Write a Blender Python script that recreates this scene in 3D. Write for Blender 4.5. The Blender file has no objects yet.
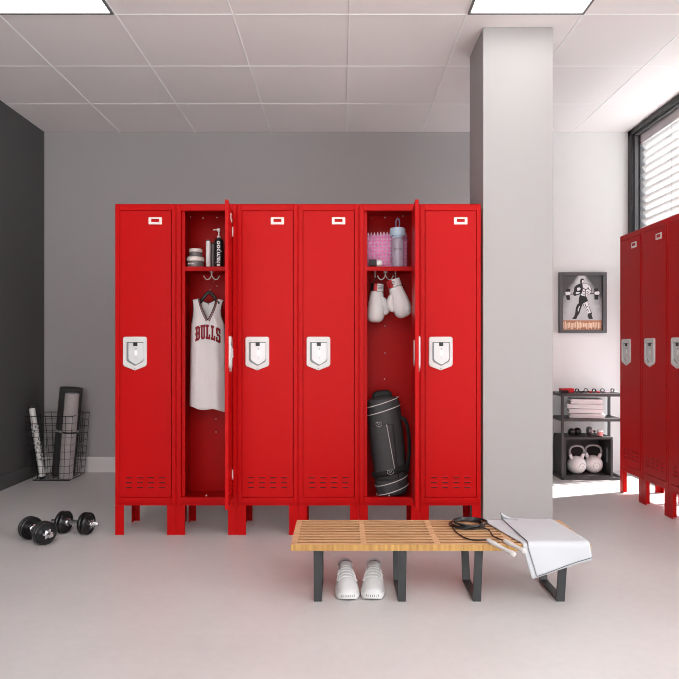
import bpy, bmesh, math, random
from mathutils import Vector, Matrix, noise
random.seed(7)
PI = math.pi
sc = bpy.context.scene
COL = sc.collection

# ------------------------------------------------------------------ camera
F = 635.0; CX, CY, CH = 341.0, 347.0, 0.992       # focal length (px), vanishing point, eye height
cam = bpy.data.cameras.new('camera'); camo = bpy.data.objects.new('camera', cam); COL.objects.link(camo)
cam.sensor_width = 36; cam.sensor_fit = 'HORIZONTAL'; cam.lens = 36 * F / 679.0
cam.shift_x = -(CX - 339.5) / 679; cam.shift_y = (CY - 339.5) / 679
camo.location = (0, 0, CH); camo.rotation_euler = (PI / 2, 0, 0)
cam.clip_start = 0.05
sc.camera = camo

# ------------------------------------------------------------------ world, sun, area light, exposure
w = bpy.data.worlds.new('sky'); sc.world = w; w.use_nodes = True
bg = w.node_tree.nodes['Background']; bg.inputs[0].default_value = (0.93, 0.96, 1.0, 1); bg.inputs[1].default_value = 3.2
sun = bpy.data.lights.new('sun', 'SUN'); suno = bpy.data.objects.new('sun', sun); COL.objects.link(suno)
sun.energy = 20; sun.angle = math.radians(1.2); sun.color = (1, 0.97, 0.93)
suno.rotation_euler = Vector((-1, -0.33, -0.75)).to_track_quat('-Z', 'Y').to_euler()
suno.location = (6, 5, 4)
def area(name, loc, direction, sx, sy, e, color=(1, 1, 1)):
    l = bpy.data.lights.new(name, 'AREA'); o = bpy.data.objects.new(name, l); COL.objects.link(o)
    l.shape = 'RECTANGLE'; l.size = sx; l.size_y = sy; l.energy = e; l.color = color
    o.location = loc; o.rotation_euler = Vector(direction).to_track_quat('-Z', 'Y').to_euler()
    return o
area('daylight_side', (2.46, 0.2, 1.45), (-1, 0.12, 0), 2.9, 2.1, 56)
area('fill_rear', (-0.6, -2.60, 1.45), (0.25, 1, 0.05), 3.4, 2.1, 64)  # added fill lamp; the front wall behind it has no window
area('fill_overhead', (0.5, -0.55, 2.66), (0, 0.18, -1), 3.4, 2.4, 88)  # added overhead fill lamp; the ceiling has no skylight here
PANEL_E = 4.2
vs = sc.view_settings
vs.view_transform = 'Standard'; vs.look = 'None'; vs.gamma = 1; vs.use_curve_mapping = False
vs.exposure = 0.12
sc.cycles.filter_width = 1.0

# ------------------------------------------------------------------ materials
MATS = {}
def lin(c):
    return tuple(((v / 255) / 12.92 if v / 255 <= 0.04045 else ((v / 255 + 0.055) / 1.055) ** 2.4) for v in c)
def mat(name, rgb, rough=0.5, metal=0.0, var=0.06, scale=30, stretch=(1, 1, 1), bump=0.0, emit=None, coat=0.0, trans=0.0, alpha=1.0, spec=None):
    """rgb in 0-255 sRGB; procedural noise variation."""
    m = bpy.data.materials.new(name); m.use_nodes = True
    nt = m.node_tree; N = nt.nodes; L = nt.links
    p = N['Principled BSDF']
    c = lin(rgb)
    tc = N.new('ShaderNodeTexCoord'); mp = N.new('ShaderNodeMapping'); mp.inputs['Scale'].default_value = stretch
    L.new(tc.outputs['Object'], mp.inputs[0])
    nz = N.new('ShaderNodeTexNoise'); nz.inputs['Scale'].default_value = scale; nz.inputs['Detail'].default_value = 5
    L.new(mp.outputs[0], nz.inputs['Vector'])
    mx = N.new('ShaderNodeMixRGB')
    mx.inputs[1].default_value = tuple(v * (1 - var) for v in c) + (1,)
    mx.inputs[2].default_value = tuple(min(1, v * (1 + var)) for v in c) + (1,)
    L.new(nz.outputs['Fac'], mx.inputs[0]); L.new(mx.outputs[0], p.inputs['Base Color'])
    p.inputs['Roughness'].default_value = rough; p.inputs['Metallic'].default_value = metal
    if spec is not None: p.inputs['Specular IOR Level'].default_value = spec
    if coat: p.inputs['Coat Weight'].default_value = coat; p.inputs['Coat Roughness'].default_value = 0.15
    if trans: p.inputs['Transmission Weight'].default_value = trans
    if bump:
        b = N.new('ShaderNodeBump'); b.inputs['Strength'].default_value = bump; b.inputs['Distance'].default_value = 0.004
        L.new(nz.outputs['Fac'], b.inputs['Height']); L.new(b.outputs[0], p.inputs['Normal'])
    if emit:
        p.inputs['Emission Color'].default_value = (1, 1, 1, 1); p.inputs['Emission Strength'].default_value = emit
    MATS[name] = m
    return m
RED = mat('red_enamel', (181, 7, 10), 0.40, var=0.03, scale=8, spec=0.12)
SILVER = mat('satin_white_metal', (208, 206, 204), 0.35, var=0.03, scale=20)
PANM = mat('brushed_panel', (208, 208, 208), 0.36, 0.2, var=0.03, scale=30)
GROOVE = mat('grey_groove', (120, 124, 126), 0.5)
BLACK = mat('black_plastic', (22, 22, 24), 0.4)
SLIT = mat('dark_slit', (30, 3, 4), 0.7)
WHITE = mat('white_plastic', (236, 234, 232), 0.4, var=0.03)
CEIL = mat('ceiling_tile', (240, 234, 233), 0.9, var=0.02, scale=60, bump=0.05)
TBAR = mat('ceiling_bar_white', (250, 250, 250), 0.5, var=0.01)
WALLG = mat('grey_wall_paint', (172, 168, 168), 0.85, var=0.02, scale=14, bump=0.03)
WALLD = mat('charcoal_wall_paint', (74, 73, 74), 0.8, var=0.05, scale=10, bump=0.03)
WALLW = mat('white_paint_and_lit_alcove', (225, 223, 222), 0.85, var=0.02, scale=14, bump=0.03)
PILLAR = mat('pillar_plaster', (170, 167, 166), 0.8, var=0.03, scale=3, stretch=(1, 1, .4), bump=0.04)
BASEB = mat('baseboard_white', (225, 222, 221), 0.5, var=0.02)
FRAMEM = mat('anthracite_metal', (98, 98, 100), 0.45, var=0.06)
FRAMEK = mat('black_metal', (24, 24, 25), 0.4, var=0.06)
RACK = mat('rack_metal', (58, 56, 57), 0.5, var=0.08)
CRATE = mat('crate_board', (44, 43, 44), 0.6, var=0.12, scale=50)
CHROME = mat('chrome', (225, 225, 228), 0.16, 1.0, var=0.02)
RUBBER = mat('black_rubber', (20, 20, 22), 0.32, var=0.1)
IRONW = mat('white_powder_coat', (212, 208, 208), 0.45, var=0.04, scale=80)
IRONG = mat('grey_steel', (120, 118, 118), 0.35, 0.4, var=0.06)
TOWEL = mat('towel_cotton', (222, 221, 222), 0.95, var=0.04, scale=350, bump=0.4)
MICRO = mat('microfibre_cloth', (190, 192, 196), 0.9, var=0.03, scale=500, bump=0.15)
PIPE = mat('grey_piping', (84, 88, 94), 0.8)
LEATHER = mat('white_leather', (228, 226, 226), 0.42, var=0.04, scale=40, bump=0.1)
CUFFR = mat('red_vinyl', (200, 24, 34), 0.45)
JERSEY = mat('jersey_mesh_fabric', (238, 234, 234), 0.85, var=0.03, scale=400, bump=0.1)
LETTER = mat('jersey_letter_red', (150, 22, 34), 0.7)
LETTERK = mat('jersey_letter_black', (30, 18, 20), 0.7)
BAGF = mat('black_nylon', (66, 66, 68), 0.62, var=0.15, scale=160, bump=0.2)
BAGD = mat('black_webbing', (32, 32, 33), 0.75, var=0.1, scale=200, bump=0.2)
WOODH = mat('dark_wood', (36, 28, 26), 0.4, var=0.2, scale=20, stretch=(1, 6, 6))
PINK = mat('pink_foam', (246, 150, 206), 0.6, var=0.06)
SPIKE = mat('pale_pink_spike', (250, 216, 238), 0.4, var=0.03)
LBLUE = mat('pale_blue_plastic', (186, 208, 226), 0.35, var=0.03)
LOOP = mat('violet_cord', (132, 120, 150), 0.6)
MATD = mat('charcoal_foam', (58, 56, 57), 0.85, var=0.1, scale=120, bump=0.2)
MATG = mat('grey_foam', (178, 170, 170), 0.85, var=0.06, scale=120, bump=0.2)
KNIT = mat('white_knit', (206, 205, 206), 0.85, var=0.05, scale=300, bump=0.25)
KNITG = mat('grey_knit', (192, 192, 196), 0.9, var=0.06, scale=300, bump=0.25)
SOLE = mat('white_sole_foam', (216, 215, 214), 0.6, var=0.03)
DARKIN = mat('shoe_lining', (90, 90, 94), 0.9)
HANDLEW = mat('frosted_white_plastic', (196, 192, 190), 0.45)
JARG = mat('grey_jar', (112, 106, 106), 0.4)
JARL = mat('cream_lid', (232, 222, 216), 0.4)
PINKJ = mat('pink_label', (222, 150, 150), 0.5)
PLEG = mat('bench_leg_steel', (62, 64, 66), 0.42, 0.3, var=0.06)
BLIND = mat('blind_white', (246, 246, 246), 0.6, var=0.01)
HEADR = mat('blind_headrail', (196, 188, 190), 0.5)

# translucent slats: daylight shows through them
def slat_mat():
    m = bpy.data.materials.new('blind_slat'); m.use_nodes = True; nt = m.node_tree; N = nt.nodes; L = nt.links
    p = N['Principled BSDF']; p.inputs['Base Color'].default_value = (.92, .92, .92, 1); p.inputs['Roughness'].default_value = .5
    t = N.new('ShaderNodeBsdfTranslucent'); t.inputs[0].default_value = (.9, .9, .9, 1)
    mx = N.new('ShaderNodeMixShader'); mx.inputs[0].default_value = .13
    L.new(p.outputs[0], mx.inputs[1]); L.new(t.outputs[0], mx.inputs[2]); L.new(mx.outputs[0], N['Material Output'].inputs[0])
    return m
SLAT = slat_mat()
def glass_mat(name, tint, fac):
    m = bpy.data.materials.new(name); m.use_nodes = True; nt = m.node_tree; N = nt.nodes; L = nt.links
    N.remove(N['Principled BSDF'])
    t = N.new('ShaderNodeBsdfTransparent'); t.inputs[0].default_value = tint
    g = N.new('ShaderNodeBsdfGlossy'); g.inputs['Roughness'].default_value = .03
    mx = N.new('ShaderNodeMixShader'); mx.inputs[0].default_value = fac
    L.new(t.outputs[0], mx.inputs[1]); L.new(g.outputs[0], mx.inputs[2]); L.new(mx.outputs[0], N['Material Output'].inputs[0])
    return m
GLASS = glass_mat('window_glass', (.97, .98, .98, 1), .05)
BOTTLEG = glass_mat('clear_plastic', (.95, .94, .98, 1), .06)
def _milky(m):
    nt = m.node_tree; N = nt.nodes; L = nt.links
    d = N.new('ShaderNodeBsdfDiffuse'); d.inputs[0].default_value = (.80, .74, .86, 1)
    mx = N.new('ShaderNodeMixShader'); mx.inputs[0].default_value = .30
    L.new(N['Material Output'].inputs[0].links[0].from_socket, mx.inputs[1]); L.new(d.outputs[0], mx.inputs[2]); L.new(mx.outputs[0], N['Material Output'].inputs[0])
_milky(BOTTLEG)

def floor_mat():
    m = bpy.data.materials.new('polished_concrete'); m.use_nodes = True; nt = m.node_tree; N = nt.nodes; L = nt.links
    p = N['Principled BSDF']; tc = N.new('ShaderNodeTexCoord')
    n1 = N.new('ShaderNodeTexNoise'); n1.inputs['Scale'].default_value = 1.1; n1.inputs['Detail'].default_value = 6; n1.inputs['Roughness'].default_value = .6
    n2 = N.new('ShaderNodeTexNoise'); n2.inputs['Scale'].default_value = 26; n2.inputs['Detail'].default_value = 6
    L.new(tc.outputs['Object'], n1.inputs['Vector']); L.new(tc.outputs['Object'], n2.inputs['Vector'])
    r1 = N.new('ShaderNodeValToRGB'); r1.color_ramp.elements[0].position = .3; r1.color_ramp.elements[1].position = .72
    r1.color_ramp.elements[0].color = lin((196, 192, 191)) + (1,); r1.color_ramp.elements[1].color = lin((209, 205, 204)) + (1,)
    L.new(n1.outputs['Fac'], r1.inputs[0])
    mx = N.new('ShaderNodeMixRGB'); mx.blend_type = 'MULTIPLY'; mx.inputs[0].default_value = .10
    L.new(r1.outputs[0], mx.inputs[1]); L.new(n2.outputs['Fac'], mx.inputs[2]); L.new(mx.outputs[0], p.inputs['Base Color'])
    r2 = N.new('ShaderNodeMapRange'); r2.inputs['To Min'].default_value = .30; r2.inputs['To Max'].default_value = .46
    L.new(n1.outputs['Fac'], r2.inputs[0]); L.new(r2.outputs[0], p.inputs['Roughness'])
    return m
FLOOR = floor_mat()
def wood_mat(name, c1, c2, stretch, scale=3, rough=.5):
    m = bpy.data.materials.new(name); m.use_nodes = True; nt = m.node_tree; N = nt.nodes; L = nt.links
    p = N['Principled BSDF']; tc = N.new('ShaderNodeTexCoord'); mp = N.new('ShaderNodeMapping'); mp.inputs['Scale'].default_value = stretch
    n1 = N.new('ShaderNodeTexNoise'); n1.inputs['Scale'].default_value = scale; n1.inputs['Detail'].default_value = 7; n1.inputs['Distortion'].default_value = .6
    L.new(tc.outputs['Object'], mp.inputs[0]); L.new(mp.outputs[0], n1.inputs['Vector'])
    r = N.new('ShaderNodeValToRGB'); r.color_ramp.elements[0].position = .32; r.color_ramp.elements[1].position = .66
    r.color_ramp.elements[0].color = lin(c1) + (1,); r.color_ramp.elements[1].color = lin(c2) + (1,)
    L.new(n1.outputs['Fac'], r.inputs[0]); L.new(r.outputs[0], p.inputs['Base Color']); p.inputs['Roughness'].default_value = rough
    return m
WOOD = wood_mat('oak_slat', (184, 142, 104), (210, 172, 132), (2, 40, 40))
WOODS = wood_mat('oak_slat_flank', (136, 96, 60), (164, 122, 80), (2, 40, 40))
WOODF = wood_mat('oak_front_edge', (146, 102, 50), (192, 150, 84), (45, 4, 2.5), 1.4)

# ------------------------------------------------------------------ mesh builder
class MB:
    def __init__(self): self.v = []; self.f = []; self.m = []
    def add(self, vs, fs, mi=0):
        b = len(self.v); self.v += [tuple(p) for p in vs]
        for f in fs: self.f.append([i + b for i in f]); self.m.append(mi)
        return self
    def box(self, x0, x1, y0, y1, z0, z1, mi=0):
        vs = [(x, y, z) for z in (z0, z1) for y in (y0, y1) for x in (x0, x1)]
        return self.add(vs, [(0, 2, 3, 1), (4, 5, 7, 6), (0, 1, 5, 4), (2, 6, 7, 3), (0, 4, 6, 2), (1, 3, 7, 5)], mi)
    def tube(self, pts, r, seg=8, mi=0, closed=False, flat=1.0, up=None):
        pts = [Vector(p) for p in pts]; n = len(pts); rings = []
        prev = None
        for i, p in enumerate(pts):
            if closed: t = pts[(i + 1) % n] - pts[i - 1]
            else: t = pts[min(i + 1, n - 1)] - pts[max(i - 1, 0)]
            if t.length < 1e-9: t = Vector((0, 0, 1))
            t.normalize()
            if prev is None:
                u = Vector(up) if up else (Vector((0, 0, 1)) if abs(t.z) < .9 else Vector((1, 0, 0)))
            else: u = prev
            u = u - t * u.dot(t)
            if u.length < 1e-6: u = Vector((1, 0, 0)) - t * t.x
            u.normalize(); prev = u; s = t.cross(u)
            rr = r[i] if isinstance(r, (list, tuple)) else r
            rings.append([p + (u * math.cos(a) * flat + s * math.sin(a)) * rr for a in [2 * PI * k / seg for k in range(seg)]])
        vs = [q for ring in rings for q in ring]; fs = []
        for i in range(n if closed else n - 1):
            j = (i + 1) % n
            for k in range(seg):
                l = (k + 1) % seg; fs.append((i * seg + k, i * seg + l, j * seg + l, j * seg + k))
        if not closed: fs.append(tuple(range(seg - 1, -1, -1))); fs.append(tuple((n - 1) * seg + k for k in range(seg)))
        return self.add(vs, fs, mi)
    def loft(self, rings, mi=0, cap=True):
        n = len(rings); seg = len(rings[0]); vs = [q for r in rings for q in r]; fs = []
        for i in range(n - 1):
            for k in range(seg):
                l = (k + 1) % seg; fs.append((i * seg + k, i * seg + l, (i + 1) * seg + l, (i + 1) * seg + k))
        if cap: fs.append(tuple(range(seg - 1, -1, -1))); fs.append(tuple((n - 1) * seg + k for k in range(seg)))
        return self.add(vs, fs, mi)
    def lathe(self, prof, c=(0, 0, 0), axis='z', seg=32, mi=0):
        """prof: list of (r, h) from one end to the other."""
        rings = []
        for r, h in prof:
            ring = []
            for k in range(seg):
                a = 2 * PI * k / seg; x, y = max(r, 1e-5) * math.cos(a), max(r, 1e-5) * math.sin(a)
                q = (x, y, h) if axis == 'z' else ((h, x, y) if axis == 'x' else (y, h, x))
                ring.append((q[0] + c[0], q[1] + c[1], q[2] + c[2]))
            rings.append(ring)
        return self.loft(rings, mi)
    def prism(self, poly, d0, d1, plane='xz', mi=0):
        """polygon in plane, extruded along the third axis from d0 to d1"""
        n = len(poly)
        def P(a, b, d): return (a, d, b) if plane == 'xz' else ((d, a, b) if plane == 'yz' else (a, b, d))
        vs = [P(a, b, d0) for a, b in poly] + [P(a, b, d1) for a, b in poly]
        fs = [tuple(range(n)), tuple(range(2 * n - 1, n - 1, -1))] + [(i, i + n, (i + 1) % n + n, (i + 1) % n) for i in range(n)]
        return self.add(vs, fs, mi)
    def grid(self, fn, nu, nv, mi=0):
        vs = [fn(i / nu, j / nv) for j in range(nv + 1) for i in range(nu + 1)]
        fs = [(j * (nu + 1) + i, j * (nu + 1) + i + 1, (j + 1) * (nu + 1) + i + 1, (j + 1) * (nu + 1) + i) for j in range(nv) for i in range(nu)]
        return self.add(vs, fs, mi)
    def sphere(self, c, r, seg=20, rings=12, mi=0, sc3=(1, 1, 1)):
        prof = [(r * math.sin(PI * i / rings), -r * math.cos(PI * i / rings)) for i in range(rings + 1)]
        b = len(self.v); self.lathe(prof, (0, 0, 0), 'z', seg, mi)
        for i in range(b, len(self.v)):
            p = self.v[i]; self.v[i] = (p[0] * sc3[0] + c[0], p[1] * sc3[1] + c[1], p[2] * sc3[2] + c[2])
        return self
    def xform(self, M, start=0):
        for i in range(start, len(self.v)): self.v[i] = tuple(M @ Vector(self.v[i]))
        return self
    def build(self, name, mats, parent=None, smooth=False, bevel=0, bseg=2, solid=0, subd=0, merge=False, angle=40, loc=None):
        me = bpy.data.meshes.new(name); me.from_pydata(self.v, [], self.f); 
        if not isinstance(mats, (list, tuple)): mats = [mats]
        for m in mats: me.materials.append(m)
        me.polygons.foreach_set('material_index', self.m)
        bm = bmesh.new(); bm.from_mesh(me)
        if merge: bmesh.ops.remove_doubles(bm, verts=bm.verts, dist=1e-4)
        bmesh.ops.recalc_face_normals(bm, faces=bm.faces); bm.to_mesh(me); bm.free()
        if smooth:
            me.polygons.foreach_set('use_smooth', [True] * len(me.polygons))
            if angle: me.set_sharp_from_angle(angle=math.radians(angle))
        me.update()
        o = bpy.data.objects.new(name, me); COL.objects.link(o)
        if loc: o.location = loc
        if parent: o.parent = parent
        if solid:
            s = o.modifiers.new('solid', 'SOLIDIFY'); s.thickness = solid; s.offset = 0
        if bevel:
            b = o.modifiers.new('bevel', 'BEVEL'); b.width = bevel; b.segments = bseg; b.limit_method = 'ANGLE'; b.angle_limit = math.radians(40)
        if subd:
            s = o.modifiers.new('subd', 'SUBSURF'); s.levels = subd; s.render_levels = subd
        return o

def tag(o, label, cat, group=None):
    o['label'] = label; o['category'] = cat
    if group: o['group'] = group
    return o
def thing(name, label, cat, loc=(0, 0, 0), rz=0.0, group=None):
    o = bpy.data.objects.new(name, None); COL.objects.link(o); o.empty_display_size = .05
    o.location = loc; o.rotation_euler = (0, 0, rz)
    return tag(o, label, cat, group)
def struct(o): o['kind'] = 'structure'; return o
def dup(root, loc, rz, label, group=None):
    r = root.copy(); COL.objects.link(r); r.location = loc; r.rotation_euler = (0, 0, rz); r['label'] = label
    if group: r['group'] = group
    for ch in list(root.children):
        c = ch.copy(); COL.objects.link(c); c.parent = r
        for g in list(ch.children):
            d = g.copy(); COL.objects.link(d); d.parent = c
    return r
def at(px, py, Y):                      # point seen at a place in the photo, at depth Y
    s = F / Y; return Vector(((px - CX) / s, Y, CH - (py - CY) / s))
def onz(px, py, z):                     # point seen at a place in the photo, at height z
    s = (CY - py) / (z - CH); return Vector(((px - CX) / s, F / s, z))
def crom(pts, n=8, closed=False):
    pts = [Vector(p) for p in pts]; out = []; N_ = len(pts)
    for i in range(N_ if closed else N_ - 1):
        if closed: p0, p1, p2, p3 = pts[i - 1], pts[i], pts[(i + 1) % N_], pts[(i + 2) % N_]
        else: p0, p1, p2, p3 = pts[max(i - 1, 0)], pts[i], pts[i + 1], pts[min(i + 2, N_ - 1)]
        for k in range(n):
            t = k / n
            out.append(.5 * ((2 * p1) + (p2 - p0) * t + (2 * p0 - 5 * p1 + 4 * p2 - p3) * t * t + (3 * p1 - p0 - 3 * p2 + p3) * t ** 3))
    if not closed: out.append(pts[-1])
    return out
def text_mesh(body, size, off=0.0, sx=1.0, spacing=1.0):
    cu = bpy.data.curves.new('lettering', 'FONT'); cu.body = body; cu.size = size; cu.offset = off; cu.align_x = 'CENTER'; cu.align_y = 'CENTER'
    cu.extrude = 0; cu.resolution_u = 4; cu.space_character = spacing
    o = bpy.data.objects.new('lettering', cu); COL.objects.link(o)
    bpy.context.view_layer.update()
    dg = bpy.context.evaluated_depsgraph_get(); me = bpy.data.meshes.new_from_object(o.evaluated_get(dg))
    vs = [(v.co.x * sx, v.co.y) for v in me.vertices]; fs = [tuple(p.vertices) for p in me.polygons]
    bpy.data.objects.remove(o); bpy.data.curves.remove(cu); bpy.data.meshes.remove(me)
    return vs, fs

# ------------------------------------------------------------------ room
XL, XR, YB, YF, H = -2.357, 2.278, 5.045, -2.7, 2.70
struct(MB().box(XL - .1, XR + .25, YF - .1, YB + .1, -.08, 0).build('floor', FLOOR))
struct(MB().box(XL - .1, XR + .25, YF - .1, YB + .1, H, H + .08).build('ceiling', CEIL))
struct(MB().box(XL - .1, 1.30, YB, YB + .1, 0, H, 0).box(1.30, XR + .25, YB, YB + .1, 0, H, 1).build('wall_back', [WALLG, WALLW]))  # right end of the grey wall whitened to stand for strong window light
struct(MB().box(XL - .1, XL, YF, YB, 0, H).build('wall_left', WALLD))
wf = MB().box(XL, XR, YF - .1, YF, 0, H)
struct(wf.build('wall_front', WALLW))
# right wall with two window openings: far one behind the lockers (seen) and a near one beside the photographer
WY0, WY1 = 3.45, 5.045; VY0, VY1 = -1.3, 1.7
wr = MB()
wr.box(XR, XR + .22, YF, VY0, 0, H).box(XR, XR + .22, VY0, VY1, 0, .35).box(XR, XR + .22, VY0, VY1, 2.55, H)
wr.box(XR, XR + .22, VY1, WY0, 0, H)
struct(wr.build('wall_right', WALLW))
struct(MB().box(XL + .001, 2.0, YB - .014, YB, 0, .112).box(XL + .001, 2.0, YB - .009, YB, .112, .118).build('baseboard_back', BASEB))
struct(MB().box(XL, XL + .012, 0, YB - .015, 0, .10).build('baseboard_left', WALLD))
# ceiling grid of thin white bars
gx = [XL + .6 * k for k in range(1, 8)]; gy = [YB - .6 * k + .015 for k in range(1, 13)]
tb = MB()
for x in gx: tb.box(x - .003, x + .003, YF, YB, H - .003, H + .001)
for y in gy: tb.box(XL, XR, y - .003, y + .003, H - .0025, H + .001)
struct(tb.build('trim_1', TBAR))
# pillar
struct(MB().box(.758, 1.131, 3.389, 3.74, 0, H).build('pillar', PILLAR, bevel=.004))

# window_1: dark frame, glass
wn = MB()
wn.box(XR, XR + .20, WY1 - .065, WY1 - .001, 0, H - .001, 0)                    # far jamb
wn.box(XR, XR + .20, WY0, WY0 + .06, 0, H - .001, 0)                     # near jamb
wn.box(XR, XR + .20, WY0, WY1, H - .045, H - .001, 0)
wn.box(XR, XR + .20, WY0, WY1, 0, .04, 0)
w1 = struct(wn.build('window_1', FRAMEK, bevel=.003))
ins = MB()
for (dx0, dx1, g, wd) in ((.022, .05, .065, .012), (.06, .10, .065, .02), (.112, .19, .065, .03)):
    ins.box(XR + dx0, XR + dx1, WY1 - g - wd, WY1 - g, .04, H - .045)
    ins.box(XR + dx0, XR + dx1, WY0 + .06, WY1 - g - wd, H - .045 - wd, H - .045)
ins.build('window_frame', FRAMEM, w1, bevel=.002)
MB().box(XR + .15, XR + .156, WY0 + .06, WY1 - .095, .04, H - .075).build('pane', GLASS, w1)
# window_2 beside the photographer
wn = MB()
for y0, y1, z0, z1 in ((VY0, VY0 + .06, .35, 2.55), (VY1 - .06, VY1, .35, 2.55), (VY0, VY1, .35, .41), (VY0, VY1, 2.49, 2.55), (.17, .23, .41, 2.49)):
    wn.box(XR + .02, XR + .09, y0, y1, z0, z1)
w2 = struct(wn.build('window_2', FRAMEK))
MB().box(XR + .05, XR + .054, VY0 + .06, VY1 - .06, .41, 2.49).build('pane', GLASS, w2)
# venetian blind
BX = XR + .085
bl = thing('venetian_blind', 'white slatted venetian blind hanging in the dark window frame above the right lockers', 'blind', (BX, 4.2, 2.66))
BY0, BY1 = WY0 + .07 - 4.2, WY1 - .10 - 4.2
MB().box(-.03, .03, BY0, BY1, -.085, -.005).build('head_rail', HEADR, bl, bevel=.003)
sl = MB(); z = -.118; th = math.radians(52)
while z > -1.42:
    c, s = math.cos(th) * .034, math.sin(th) * .034
    n = 5; top = []; 
    for k in range(n + 1):
        t = -1 + 2 * k / n; bow = .004 * (1 - t * t)
        top.append((-t * c - bow * math.sin(th), z + t * s - bow * math.cos(th)))
    poly = top + [(a + .0008, b + .0012) for a, b in reversed(top)]
    # extrude along y
    nn = len(poly)
    vs_ = [(a, BY0, b) for a, b in poly] + [(a, BY1, b) for a, b in poly]
    fs_ = [(i, (i + 1) % nn, (i + 1) % nn + nn, i + nn) for i in range(nn)] + [tuple(range(nn)), tuple(range(2 * nn - 1, nn - 1, -1))]
    sl.add(vs_, fs_); z -= .0585
sl.build('slats', SLAT, bl, smooth=True)
MB().box(-.025, .025, BY0, BY1, -1.47, -1.45).build('bottom_rail', BLIND, bl, bevel=.003)
for y in (.10, -.42):
    MB().tube([(-.034, y + .17, -.08), (-.034, y + .17, -1.45)], .0012, 6).build('cord', GROOVE, bl)

# ceiling lights: two in the photo, four more in the same grid behind the camera
def emis(name, e):
    m = bpy.data.materials.new(name); m.use_nodes = True; p = m.node_tree.nodes['Principled BSDF']
    p.inputs['Base Color'].default_value = (.9, .9, .9, 1); p.inputs['Emission Color'].default_value = (1, .985, .97, 1); p.inputs['Emission Strength'].default_value = e
    return m
DIFF = emis('lit_diffuser', PANEL_E)
cl0 = None
for yc in (2.945, .545, -1.855):
    for xc, side in ((-1.457, 'left'), (.943, 'right')):
        if yc > 2: lab = 'square glowing ceiling panel at the %s' % ('top left corner above the charcoal wall' if side == 'left' else 'top right in front of the grey pillar')
        else: lab = 'square glowing ceiling panel, %s of the %s pair out of the frame' % (side, 'near' if yc > 0 else 'far')
        if cl0 is None:
            cl0 = thing('ceiling_light', lab, 'ceiling light', (xc, yc, H), 0, 'square ceiling light panels')
            f = MB(); a, b = .297, .284
            f.box(-a, a, -a, -b, -.012, -.0035).box(-a, a, b, a, -.012, -.0035).box(-a, -b, -b, b, -.012, -.0035).box(b, a, -b, b, -.012, -.0035)
            f.build('frame', IRONG, cl0)
            MB().box(-b, b, -b, b, -.008, -.0035).build('diffuser', DIFF, cl0)
        else: dup(cl0, (xc, yc, H), 0, lab)

# ------------------------------------------------------------------ lockers
W, D, LH = .322, .28, 1.747
def locker_body(rivets, opened):
    b = MB(); x0, x1 = -W / 2 + .001, W / 2 - .001; t = .004
    b.box(x0, x0 + t, 0, D, .155, LH)                 # sides
    b.box(x1 - t, x1, 0, D, .155, LH)
    b.box(x0 + t, x1 - t, D - t, D, .155, LH)         # back
    b.box(x0 + t, x1 - t, .0, D - t, LH - t, LH)      # top
    b.box(x0 + t, x1 - t, .0, D - t, .165, .170)      # bottom
    b.box(x0 + t, x0 + .0245, 0, .022, .155, LH - t)  # stiles
    b.box(x1 - .0225, x1 - t, 0, .022, .155, LH - t)
    b.box(x0 + .0245, x1 - .0225, 0, .022, 1.712, LH - t)  # top rail
    b.box(x0 + .0245, x1 - .0225, 0, .022, .155, .198)    # bottom rail
    b.box(x0 + .0245, x0 + .043, .020, .026, .198, 1.712)  # door stops
    b.box(x1 - .041, x1 - .0225, .020, .026, .198, 1.712)
    for (x, y, z, ax) in rivets:
        if ax == 'y': b.lathe([(.0, -.001), (.004, -.001), (.004, .002), (0, .0025)][::-1], (x, y, z), 'y', 10, 1)
        else: b.lathe([(.0, -.001), (.004, -.001), (.004, .002), (0, .0025)], (x, y, z), 'x', 10, 1)
    return b
def rnd_rect(cx, cz, hw, hh, r, n=4):
    out = []
    for sx, sz, a0 in ((1, 1, 0), (-1, 1, PI / 2), (-1, -1, PI), (1, -1, 1.5 * PI)):
        for k in range(n + 1):
            a = a0 + PI / 2 * k / n; out.append((cx + sx * (hw - r) + r * math.cos(a), cz + sz * (hh - r) + r * math.sin(a)))
    return out
def shield(cx, zt, hw, h, tip, r=.012):
    """rounded top rectangle with a shallow V bottom"""
    p = []
    for k in range(5): a = PI / 2 * k / 4; p.append((cx + hw - r + r * math.cos(a), zt - r + r * math.sin(a)))
    for k in range(5): a = PI / 2 + PI / 2 * k / 4; p.append((cx - hw + r + r * math.cos(a), zt - r + r * math.sin(a)))
    for q in ((-hw, -(h - tip) + .008), (-hw + .006, -(h - tip) - .002), (-.008, -h + .003), (0, -h), (.008, -h + .003), (hw - .006, -(h - tip) - .002), (hw, -(h - tip) + .008)):
        p.append((cx + q[0], zt + q[1]))
    return p
HX = W / 2 - .0265                                       # hinge line
DW = .2675
def make_door():
    d = MB(); z0, z1 = .2015, 1.7085
    d.box(-DW, 0, -.001, .016, z0, z1)
    # louvres: three rows of four slits under small hoods
    for rz in (.304, .278, .252):
        for k in range(4):
            cx = -DW + .046 + .0585 * k; hw = .016
            d.box(cx - hw, cx + hw, -.0016, -.0005, rz - .0035, rz + .0025, 1)
            vs_ = [(cx - hw, -.001, rz + .011), (cx + hw, -.001, rz + .011), (cx + hw, -.007, rz + .002), (cx - hw, -.007, rz + .002), (cx - hw, -.001, rz + .002), (cx + hw, -.001, rz + .002)]
            d.add(vs_, [(0, 1, 2, 3), (3, 2, 5, 4), (0, 3, 4), (1, 5, 2)])
    return d
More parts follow.
